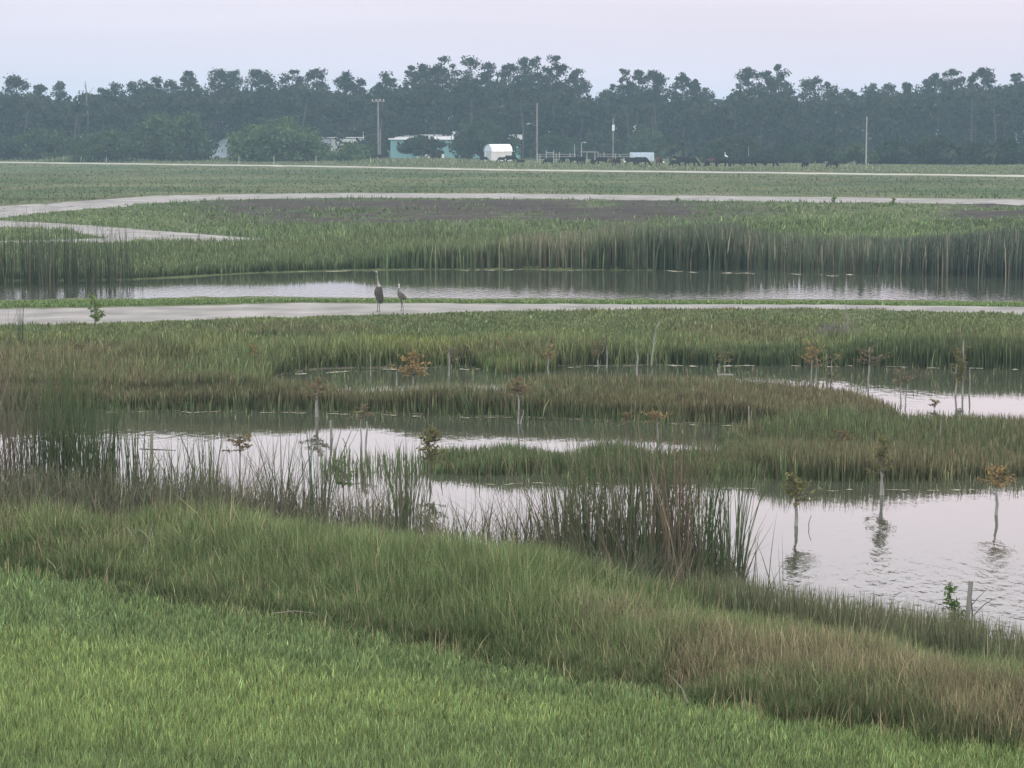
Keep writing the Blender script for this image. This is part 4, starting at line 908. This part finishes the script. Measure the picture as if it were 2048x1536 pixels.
COWS = [ # px, foot y, facing (0 = head left, pi = head right), graze, colour, scale, label
 (754, 322, .5, True, 'black', .9, 'dark cow half hidden by weeds under the crossarm pole'),
 (872, 324, .1, True, 'black', 1, 'black cow grazing in front of the white car'),
 (913, 322, 1.3, False, 'black', .8, 'small black cow seen from the end right of the parked car'),
 (968, 325, 2.9, True, 'black', .75, 'black cow below the left end of the arched shed'),
 (1003, 325, .3, True, 'black', .7, 'black cow below the right end of the arched shed'),
 (1022, 327, 3.0, True, 'black', 1, 'black cow just right of the arched shed'),
 (1042, 329, .2, True, 'black', .6, 'calf right of the arched shed'),
 (1097, 330, .3, True, 'black', .8, 'dark cow low in the weeds below the white pen gate'),
 (1124, 328, 1.2, True, 'black', .9, 'cow seen from behind right of the white pen gate'),
 (1149, 329, 2.7, True, 'black', .95, 'cow grazing under the low shelter, the left one of a touching pair'),
 (1162, 330, 1.0, False, 'black', 1, 'cow standing head up under the small street lamp'),
 (1185, 331, 1.4, True, 'black', .8, 'small dark cow right of the low shelter'),
 (1203, 331, .3, True, 'black', 1, 'black cow between the low shelter and the transformer pole'),
 (1224, 332, 1.2, True, 'brown', .95, 'brownish cow under the transformer pole'),
 (1236, 332, 1.9, False, 'black', .95, 'black cow standing left of the pale trailer'),
 (1262, 332, 2.9, True, 'black', 1, 'black cow in front of the left end of the pale trailer'),
 (1283, 334, 3.1, True, 'black', 1.12, 'large black cow grazing in front of the pale trailer'),
 (1318, 333, 1.3, False, 'brown', 1.05, 'reddish brown cow right of the pale trailer'),
 (1351, 335, .4, True, 'black', .85, 'smaller black cow beside the pale post'),
 (1366, 334, .1, False, 'black', 1.15, 'big black cow left one of the overlapping pair below the palms'),
 (1381, 335, 3.0, True, 'black', 1.1, 'big black cow right one of the overlapping pair below the palms'),
 (1413, 334, 1.5, True, 'black', .8, 'narrow black cow seen from behind left of the brown one'),
 (1425, 334, .3, True, 'brown', 1, 'dark brown cow left of the white egret'),
 (1443, 336, 3.0, True, 'black', 1.1, 'black cow grazing under the white egret'),
 (1474, 336, .1, True, 'black', .95, 'black cow right of the white egret with its head down'),
 (1497, 335, 2.9, True, 'black', .95, 'black cow below the thin pole of the rounded bush'),
 (1519, 335, .2, False, 'black', 1, 'black cow left one of the last pair right of the rounded bush'),
 (1540, 335, 3.0, True, 'black', 1, 'black cow right one of the last pair right of the rounded bush'),
 (1610, 337, 1.2, True, 'black', .8, 'dark cow sunk in the weeds, second from the right end of the herd'),
 (1666, 338, .6, True, 'black', .9, 'rightmost dark cow of the herd'),
]
for px, fy, rz, gz, cl, sc, lb in COWS:
    X, Y, Z = G1(px, fy); o = newobj('cow', CM[(gz, cl)]); o.location = (X, Y, Z); o.rotation_euler = (0, 0, -rz); o.scale = (sc * .78,) * 3; o.location.z -= .03; tag(o, lb, 'cow', 'cattle grazing in the pasture')
def egret(px, fy, lb, lift=0):
    m = MB(); m.tube([(-.2, 0, .86), (-.1, 0, .9), (-.04, 0, .86), (-.05, 0, .7), (-.1, 0, .6), (0, 0, .5), (.15, 0, .42), (.3, 0, .36)], [.01, .035, .035, .03, .05, .1, .09, .02], 8)
    for s in (-.03, .03): m.tube([(.05, s, .42), (.04, s, 0)], .012, 5)
    X, Y, Z = G1(px, fy); o = newobj('egret', remesh('egret', m, .02, coat((.8, .8, .78)), SKIN)); o.location = (X, Y, Z + lift); tag(o, lb, 'bird', 'white egrets among the cattle')
X, Y, Z = G1(1451, 336)
egret(1451, 336, 'white egret riding on a black cow', 1.42 * 1.1 * .78 - .26); egret(1325, 331, 'white egret beside the reddish brown cow'); egret(1249, 331, 'white egret left of the pale trailer')

# ------------------------------------------------------------------ saplings, stakes
STK = plain('weathered_stake', (.21, .21, .20), .9, .3, 9, stretch=(3, 3, .6)); TWIG = plain('twig', (.10, .085, .07), .9, .3, 8)
ORA = ((.17, .12, .055), (.28, .205, .095)); OLV = ((.095, .095, .045), (.16, .155, .07)); BRW = ((.11, .092, .052), (.18, .145, .08)); GRN = ((.045, .085, .035), (.11, .16, .055)); LGR = ((.09, .14, .05), (.17, .22, .09))
def sapling(px, base, top, label, trunk_top=None, spread=30, cols=ORA, dens=1.0, crown=None, name='cypress_sapling', cat='sapling', lean=0.0, trunkmat=None, trunks=None, nbr=9, leaf=.026, twr=1.0, group='young trees in the marsh', water=True):
    """px of trunk, base row; top = highest twig row; crown = (low row, high row) of foliage"""
    Xa, Ya, Za = G(px, base, water); X, Y, Z = float(Xa[0]), float(Ya[0]), float(Za[0]); k = Y / FPX * 1.005
    hgt = (base - top) * k; th = (base - (trunk_top or top)) * k; root = empty(name, (X, Y, Z)); tag(root, label, cat, group)
    mt = trunkmat or STK
    for dx, tt, rr, ln in (trunks or [(0, th / k, 1.0, lean)]):
        h1 = tt * k; P = [(dx * k + ln * h1 * q * q + (random.uniform(-.02, .02) if 0 < q < 1 else 0), random.uniform(-.01, .01), -.25 + (h1 + .25) * q) for q in (0, .3, .6, .85, 1)]
        MB().tube(P, [x * rr * .019 * twr for x in (1.25, 1.0, .9, .75, .6)], 8).build('trunk', mt, root)
    if not crown: return root
    lo, hi = (base - crown[0]) * k, (base - crown[1]) * k; m = MB(); P = []; s = spread * k
    m.tube([(lean * th, 0, min(th, lo) - .02), (lean * th * 1.1, 0, (lo + hi) / 2), (lean * th, 0, hi)], [.014, .010, .004], 5)
    for i in range(int(nbr * 1.8)):
        a = random.uniform(0, 2 * pi); u = random.random(); z = lo + (hi - lo) * u * .85; L = s * random.uniform(.35, 1.4) * (1 - .5 * u)
        e = Vector((math.cos(a) * L, math.sin(a) * L, z + (hi - lo) * random.uniform(.0, .35))); b0 = Vector((lean * th, 0, z)); mid = (b0 + e) / 2 + Vector((0, 0, -.02))
        m.tube([b0, mid, e], [.008, .006, .003], 4)
        for j in range(int(5.5 * dens)):
            q = random.uniform(.25, 1.05); p = b0.lerp(e, q); P.append((p.x + random.gauss(0, .016 + .012 * s), p.y + random.gauss(0, .022), p.z + random.gauss(-.008, .014)))
    m.build('branches', TWIG, root)
    P = np.array(P); n = len(P); c = mixc(cols[0], cols[1], rng.random(n)) * rng.uniform(.9, 1.65, (n, 1))
    V, F, C = cards(P, rng.uniform(.6, 1.4, n) * leaf, c, 1, 2.6); newobj('foliage', mesh_np('foliage', V, F, C), GRASS, root); return root
def stake(px, base, top, label, r=.02, lean=0.0, mat=None, pts=None, name='wooden_stake', cat='stake'):
    Xa, Ya, Za = G(px, base, True); X, Y, Z = float(Xa[0]), float(Ya[0]), float(Za[0]); k = Y / FPX; h_ = (base - top) * k
    P = [(0, 0, -.3)] + [(dx * k, 0, (base - y) * k) for dx, y in (pts or [(lean * (base - top), top)])]
    n = len(P); o = MB().tube(P, [r * (1 - .45 * i / (n - 1)) for i in range(n)], 7).build(name, mat or STK); o.location = (X, Y, Z)
    return tag(o, label, cat, 'bare stakes and dead stems in the marsh')
stake(741, 750, 706, 'thin white stake left of the orange cypress sapling', .016)
sapling(825, 768, 698, 'bright orange cypress sapling, fullest one of the middle pool', 745, 34, ORA, 3.2, (752, 702), nbr=16, leaf=.034)
stake(793, 770, 742, 'short grey stump left of the orange cypress sapling', .022)
sapling(898, 752, 690, 'cypress sapling with white trunk and side twigs right of the orange one', 692, 34, OLV, 1.0, (728, 690))
sapling(1097, 750, 683, 'cypress sapling with orange top and white trunk in the pool middle', 712, 20, ORA, 1.6, (722, 686))
sapling(1213, 735, 640, 'tall slim sapling with pale green leaves on a white stem', 680, 26, LGR, 1.6, (700, 642), twr=.8)
sapling(1196, 734, 678, 'rusty sapling touching the tall pale green one', 700, 18, BRW, 2.0, (718, 682))
stake(1274, 752, 698, 'short stem with a thick white foot between the rusty and leaning stems', .028, pts=[(0, 735), (2, 715), (-2, 698)])
stake(1300, 733, 655, 'tall crooked bare stem leaning right', .022, pts=[(4, 715), (8, 690), (11, 665), (12, 655), (24, 637)], name='dead_sapling', cat='dead sapling')
stake(1296, 733, 708, 'short stub at the foot of the tall crooked stem', .016)
sapling(1450, 742, 690, 'olive and orange cypress sapling on the pool far shore', 725, 30, OLV, 1.5, (728, 694))
stake(1438, 760, 727, 'grey stake with a plank beside the olive sapling', .022)
sapling(635, 834, 755, 'brown cypress with thick grey trunk on the left of the middle rush band', 785, 34, BRW, 2.4, (800, 758), twr=1.9, nbr=12)
sapling(1036, 848, 752, 'brown crowned cypress with white split trunk amid the rush band', 790, 38, BRW, 2.6, (795, 756), nbr=14, trunks=[(0, 60, 1.0, 0), (7, 30, .8, .1)])
stake(664, 876, 840, 'leaning grey stake standing in the left open water', .034, -.08)
sapling(727, 900, 805, 'pair of slim grey trunks with faint brown tops in the left open water', 840, 30, BRW, .8, (836, 808), trunks=[(-5, 62, .8, 0), (5, 58, 1.0, .02)], nbr=8)
stake(697, 902, 874, 'bent black twig standing in the open water', .008, mat=TWIG, pts=[(-6, 888), (-12, 876), (-14, 875)], name='bent_twig', cat='twig')
sapling(859, 965, 848, 'green cypress sapling left of the rush island', 930, 34, OLV, 3.0, (925, 850), nbr=22, trunkmat=TWIG)
sapling(1253, 880, 818, 'brown cypress left of the orange capped one behind the island', 850, 30, BRW, 1.6, (850, 822), trunkmat=TWIG)
sapling(1315, 882, 815, 'orange capped cypress with white knot behind the rush island', 843, 38, ORA, 1.8, (842, 820))
stake(1498, 852, 812, 'small white forked stake right of the orange capped cypress', .024)
sapling(1624, 768, 672, 'orange cypress with twin white trunks left of the yellow sapling', 725, 26, ORA, 2.4, (735, 676), trunks=[(0, 50, 1, 0), (7, 52, .7, .05)], nbr=13)
sapling(1663, 770, 700, 'yellow green sapling with orange foot', 720, 30, OLV, 2.2, (765, 703), nbr=12)
sapling(1738, 775, 688, 'thin white trunk with spreading brown boughs to the right', 695, 48, BRW, 1.1, (728, 690), nbr=12)
sapling(1806, 808, 730, 'small twin trunked sapling at the left end of the right pool', 768, 30, BRW, 1.2, (768, 735), trunks=[(-3, 44, .8, 0), (5, 40, .8, .1)])
sapling(1922, 792, 690, 'tallest cypress group of the right pool with three trunks', 700, 26, OLV, 3.0, (765, 695), trunks=[(-9, 62, 1, 0), (4, 112, 1, 0), (17, 58, .9, 0)], nbr=18)
sapling(1870, 818, 797, 'tiny dead shrub poking from the right pool edge', 806, 14, BRW, .6, (812, 799), twr=.4)
stake(1882, 905, 840, 'thin pale stem with a curled white tip in the right rushes', .012, pts=[(-1, 880), (0, 840)])
sapling(1682, 905, 850, 'rusty shrub in the right rush bed', 890, 36, BRW, 2.2, (895, 856), trunkmat=TWIG)
sapling(1592, 1052, 940, 'brown crowned cypress with thick trunk rising from the right open water', 1008, 42, OLV, 2.8, (1005, 950), twr=1.5, nbr=18)
sapling(1762, 990, 870, 'cypress with split white trunk at the front of the right rushes', 940, 28, OLV, 2.4, (950, 875), twr=1.1, nbr=16, trunks=[(0, 48, 1, 0), (4, 44, .8, 0)])
sapling(1994, 1030, 925, 'cypress with curved pale trunk near the right frame edge', 968, 36, ORA, 2.2, (972, 930), twr=1.3, lean=-.05, nbr=14)
stake(1622, 1056, 1030, 'small bent dark twig right of the thick trunked cypress', .007, mat=TWIG, pts=[(-4, 1046), (1, 1030)], name='bent_twig', cat='twig')
sapling(190, 660, 592, 'broad leaved light green sapling on the path edge', 620, 26, LGR, 1.5, (648, 594), trunkmat=TWIG, name='leafy_sapling', leaf=.06, twr=.5)
sapling(163, 735, 680, 'olive brown sapling in the left meadow', 715, 32, BRW, 1.4, (725, 684), trunkmat=TWIG)
sapling(272, 738, 702, 'orange tuft beside the left mud patch', 730, 28, ORA, 1.8, (732, 706), trunkmat=TWIG, twr=.4)
sapling(506, 740, 685, 'feathery orange tuft in the meadow left of the pool', 730, 24, ORA, 2.2, (735, 688), trunkmat=TWIG, twr=.4, nbr=14)
sapling(480, 985, 862, 'thin brown cypress rising from the near reeds', 880, 32, BRW, 1.6, (902, 866), trunkmat=TWIG, nbr=11, twr=.6)
sapling(685, 1010, 918, 'dark green leafy shoot among the near reeds', 935, 26, GRN, 1.6, (972, 922), trunkmat=TWIG, twr=.5, name='leafy_sapling')
for px, py, lb in ((1355, 408, 'small dark weed on the levee path edge, leftmost of three'), (1668, 410, 'faint small weed in the middle of three on the levee path edge'), (1787, 412, 'small dark weed on the levee path edge, rightmost of three')):
    sapling(px, py, py - 17, lb, py - 8, 7, LGR, .6, (py - 5, py - 16), trunkmat=TWIG, name='leafy_sapling', leaf=.10, twr=.5, nbr=6)
# plank by the stake
X, Y, Z = G1(1451, 742); o = MB().box((0, 0, 0), (.35, .06, .03)).build('plank', STK); X, Y = G0(1451, 743, .12); o.location = (float(X), float(Y), .05); tag(o, 'short pale plank floating beside the grey stake', 'plank')
# post with cross twig in the left open water
Xa, Ya, Za = G(303, 985, True); r = empty('marker_post', (float(Xa[0]), float(Ya[0]), 0)); k = float(Ya[0]) / FPX; tag(r, 'greenish post with one level cross twig in the left open water', 'post')
MB().tube([(0, 0, -.3), (.0, 0, 60 * k), (.01, 0, 120 * k)], [.035, .032, .022], 8).build('post', plain('mossy_post', (.20, .22, .15), .9, .3, 7), r); MB().tube([(-24 * k, 0, 89 * k), (0, 0, 88 * k), (50 * k, 0, 86 * k)], [.008, .012, .005], 6).build('cross_twig', TWIG, r)

# near right corner: post with leafy branch and bare twigs
Xa, Ya, Za = G(1930, 1330, True); X, Y = float(Xa[0]), float(Ya[0]); k = Y / FPX; r = empty('willow_sapling', (X, Y, max(0, float(Za[0])))); tag(r, 'leafy green shoot growing by a cut grey stem at the right shore', 'sapling', 'young trees in the marsh')
MB().tube([(0, 0, -.2), (4 * k, 0, 90 * k), (10 * k, 0, 174 * k)], [.036, .026, .024], 9).build('trunk', plain('grey_stem', (.20, .20, .19), .9, .3, 8, stretch=(3, 3, .5)), r)
m = MB().tube([(-3 * k, 0, 20 * k), (-12 * k, .02, 75 * k), (-26 * k, .05, 120 * k), (-34 * k, .03, 162 * k)], [.012, .01, .008, .004], 6)
m.tube([(2 * k, 0, 60 * k), (16 * k, .02, 100 * k), (12 * k, 0, 130 * k), (8 * k, 0, 150 * k)], [.010, .008, .006, .003], 6).tube([(14 * k, .02, 98 * k), (40 * k, .03, 125 * k), (62 * k, .03, 138 * k)], [.006, .005, .002], 5).tube([(12 * k, .02, 122 * k), (28 * k, .03, 140 * k), (44 * k, .03, 156 * k)], [.005, .004, .002], 5)
m.tube([(-6 * k, 0, 40 * k), (-34 * k, 0, 62 * k), (-50 * k, 0, 74 * k)], [.006, .005, .003], 5); m.build('branches', TWIG, r)
P = []
for cx, cz, sx, sz, q in ((-34, 150, 10, 14, 50), (-28, 125, 16, 14, 85), (-14, 100, 14, 14, 80), (-8, 78, 10, 14, 60), (-46, 72, 9, 6, 28), (-2, 50, 7, 10, 22), (14, 52, 4, 6, 8)):
    for _ in range(q): P.append(((cx + random.gauss(0, sx * .55)) * k, random.gauss(0, .05), (cz + random.gauss(0, sz * .55)) * k))
P = np.array(P); n = len(P); V, F, C = cards(P, rng.uniform(.016, .03, n), mixc((.05, .09, .035), (.12, .18, .06), rng.random(n)), 1, 3.4); newobj('leaves', mesh_np('leaves', V, F, C), GRASS, r)
# grey brush with white sticks at the right meadow
X, Y, Z = G1(1680, 682); r = empty('dead_bush', (X, Y, Z)); tag(r, 'grey tangled dead bush with white sticks in the right meadow', 'dead bush'); k = Y / FPX; m = MB(); m2 = MB()
for i in range(150):
    a = random.uniform(0, 2 * pi); d = random.random() ** .5 * 40 * k; h_ = random.uniform(8, 42) * k; m.tube([(d * math.cos(a) - .15, d * math.sin(a), -.02), (d * math.cos(a) * 1.1 - .1, d * math.sin(a), h_ * .6), (d * math.cos(a) * 1.2 + random.uniform(-.2, .2), d * math.sin(a) * 1.2, h_)], [.010, .008, .004], 4)
for dx, t_ in ((14, 72), (20, 66), (26, 58), (30, 70), (8, 60)): m2.tube([(dx * k, 0, 0), ((dx + random.uniform(-4, 4)) * k, 0, t_ * .6 * k), ((dx + random.uniform(-8, 4)) * k, 0, t_ * k)], [.014, .011, .007], 5)
m.build('twigs', plain('grey_twig', (.15, .135, .135), .9), r); m2.build('sticks', plain('pale_stick', (.20, .19, .16), .9), r)
# bent dead sticks on the near bank
def stick(pts, label, r=.008, mat=None):
    (x0, y0) = pts[0]; X, Y, Z = G1(x0, y0 + 30); k = Y / FPX; o = MB().tube([((x - x0) * k, i * .03, (y0 + 30 - y) * k + .02) for i, (x, y) in enumerate(pts)], [r * (1 - .15 * i) for i in range(len(pts))], 6).build('dead_stick', mat or plain('pale_stick', (.20, .19, .16), .9)); o.location = (X, Y, Z); tag(o, label, 'stick', 'fallen sticks on the near bank')
stick([(283, 1105), (270, 1080), (252, 1056)], 'curved pale dead stalk leaning left on the left bank')
stick([(335, 1100), (305, 1080), (275, 1062)], 'long pale stalk lying slantwise on the left bank')
stick([(290, 1115), (298, 1080), (305, 1050)], 'upright brown stalk between the leaning ones on the left bank', .007)
stick([(345, 1088), (375, 1082)], 'short pale stick lying level on the left bank', .012)
stick([(545, 1230), (590, 1226), (630, 1232), (660, 1250)], 'arched dry branch at the foot of the middle bank grass', .005)
stick([(575, 1222), (600, 1240), (615, 1262)], 'short dry branch under the arched one at the lawn edge', .007)
stick([(1375, 1410), (1362, 1380), (1345, 1362)], 'thin pale grass stalk standing over the lawn edge', .006)
stick([(1180, 1128), (1260, 1122), (1345, 1120), (1370, 1122)], 'long pale stick caught level in the central cattails', .010)
stick([(1300, 1165), (1325, 1120), (1355, 1085)], 'pale broken stick slanting in the central cattails', .012)

# ------------------------------------------------------------------ cattail clumps, each one a plant
def cattail(px, base, top, spread, nb, label, dead=.25, cols=((.046, .070, .036), (.095, .130, .060)), lean=.10, wd=.016, group='cattail clumps', depth=.4, name='cattail_clump'):
    X, Y, Z = G1(px, base); k = Y / FPX; hgt = (base - top) * k * 1.12; n = int(nb * 1.05)
    bx = rng.normal(0, spread * k * .5, n); by = rng.normal(0, depth, n)
    az = np.where(rng.random(n) < .75, np.where(bx > 0, 0, pi) + rng.normal(0, .9, n), rng.uniform(0, 2 * pi, n)); le = np.abs(rng.normal(0, lean * 1.4, n)) + np.abs(bx) * .12
    h_ = hgt * rng.beta(4.5, 2.4, n) * 1.38; isd = rng.random(n) < dead; kk = rng.normal(1, .17, (n, 1))
    h_ = np.where(isd, h_ * .85, h_); le = np.where(isd, le * 1.8, le)
    cb = np.where(isd[:, None], (.12, .105, .075), cols[0]) * kk; ct = np.where(isd[:, None], (.20, .175, .125), cols[1]) * kk
    V, F, C = blade_arrays(bx, by, np.full(n, -.05), h_, np.full(n, wd) * rng.uniform(.55, 1.25, n), le, np.clip(cb, .004, 1), np.clip(ct, .004, 1), 5, az, rng.normal(0, .6, n))
    o = newobj(name, mesh_np(name, V, F, C), GRASS); o.location = (X, Y, Z); return tag(o, label, 'cattails', group)
BR = ((.085, .075, .055), (.165, .145, .105))
for a in [(-40, 1010, 640, 60, 120, 'tall brownish cattails at the left frame edge', .8, BR, .10, .014), (25, 1000, 690, 45, 100, 'tall brown dead cattails just inside the left frame edge', .85, BR, .10, .012),
          (75, 1000, 760, 34, 80, 'mixed green and brown clump right of the tall brown cattails', .2), (130, 998, 735, 26, 115, 'green cattail clump second in the left row', .15), (172, 1005, 760, 24, 120, 'dense dark green clump in the middle of the left row', .08),
          (212, 990, 800, 20, 70, 'narrow green clump right of the dense dark one', .08), (260, 985, 815, 20, 30, 'loose green blades beside the cross twig post', .1), (100, 1020, 900, 80, 160, 'short grey dead reeds at the foot of the left cattail row', .85, BR, .3, .010),
          (350, 1010, 868, 44, 34, 'few scattered green blades right of the cross twig post', .1, ((.046, .070, .036), (.095, .130, .060)), .22), (415, 1015, 850, 30, 36, 'slender clump left of the thin brown cypress', .25), (470, 1040, 885, 60, 170, 'tangled grey brown reeds around the thin brown cypress', .7, BR, .25, .010),
          (560, 1050, 868, 40, 46, 'green blades fanning over the water left of the leaning stake', .2, ((.046, .070, .036), (.095, .130, .060)), .2), (640, 1065, 855, 30, 44, 'tall loose clump under the leaning grey stake', .25, ((.04, .07, .045), (.08, .12, .065)), .18),
          (600, 1080, 935, 70, 150, 'low dead reeds in front of the left open water', .7, BR, .28, .010), (740, 1080, 930, 50, 64, 'brown stems below the pair of slim trunks', .6, BR, .2, .010), (810, 1075, 905, 34, 90, 'green and tan clump below the green cypress sapling', .4),
          (700, 1075, 960, 40, 60, 'sparse bent stems around the dark leafy shoot', .5, BR, .35, .009),
          (930, 1125, 950, 70, 60, 'thin crossed dead stems before the island', .65, BR, .4, .009), (1040, 1140, 935, 60, 60, 'thin leaning stems left of the central cattail stand', .6, BR, .35, .010),
          (1125, 1170, 900, 34, 120, 'left wing of the central cattail stand', .55), (1180, 1185, 885, 34, 130, 'dense brown green middle left clump of the central stand', .5), (1240, 1195, 868, 34, 130, 'tall clump left of the reddish stems in the central stand', .45),
          (1300, 1210, 850, 32, 150, 'tallest and densest clump of the central stand', .4), (1352, 1220, 872, 30, 140, 'clump with reddish dead stems in the central stand', .6, ((.07, .065, .05), (.15, .10, .075))), (1405, 1225, 900, 28, 100, 'dark green clump right of the reddish stems', .2),
          (1462, 1235, 925, 30, 70, 'right outer clump of the central stand', .15), (1240, 1230, 1080, 130, 320, 'thick undergrowth at the foot of the central stand', .55, ((.045, .07, .045), (.09, .12, .075)), .3, .010),
          (1552, 1262, 1080, 12, 9, 'three lone blades in the water right of the central stand', 0), (1518, 1255, 1085, 8, 6, 'crossed pair of lone blades beside the central stand', 0, ((.046, .070, .036), (.095, .130, .060)), .25)]:
    cattail(*a)
DG = ((.040, .060, .038), (.078, .105, .062))
for i, a in enumerate([(-45, 575, 455, 40, 130, 'far cattails cut by the left frame edge'), (12, 574, 456, 26, 80, 'far cattail clump beside the frame edge with a bent tan stalk'), (62, 573, 448, 22, 90, 'second far cattail clump from the left'), (102, 575, 452, 20, 90, 'far dense clump in the middle of the left stand'),
          (143, 573, 458, 20, 80, 'far clump just right of the stand middle'), (182, 574, 470, 20, 70, 'shorter far clump with tan feet'), (224, 572, 460, 20, 60, 'far clump second from the right end of the stand'), (256, 570, 462, 12, 26, 'far thin clump at the right end of the stand'), (288, 560, 462, 3, 4, 'single tall far stalk at the pond corner')]):
    cattail(*a, .2, DG, .05, .024, 'far cattail clumps at the left pond end', .5)
cattail(40, 700, 590, 10, 9, 'lone tall dark blades beside the left path edge', .1, DG, .06, .02)

# ------------------------------------------------------------------ haze
m = MB(); m.box((0, 640, 12), (1990, 1780, 28)); hz = m.build('haze', None)
hm = bpy.data.materials.new('haze'); hm.use_nodes = True; t = hm.node_tree; t.nodes.clear()
o_ = t.nodes.new('ShaderNodeOutputMaterial'); v = t.nodes.new('ShaderNodeVolumePrincipled'); v.inputs['Color'].default_value = (.56, .80, 1.0, 1); v.inputs['Density'].default_value = HAZE_DENSITY; v.inputs['Anisotropy'].default_value = 0
t.links.new(v.outputs[0], o_.inputs['Volume']); hz.data.materials.append(hm); tag(hz, 'thin bluish evening haze over the marsh', 'haze', kind='stuff')
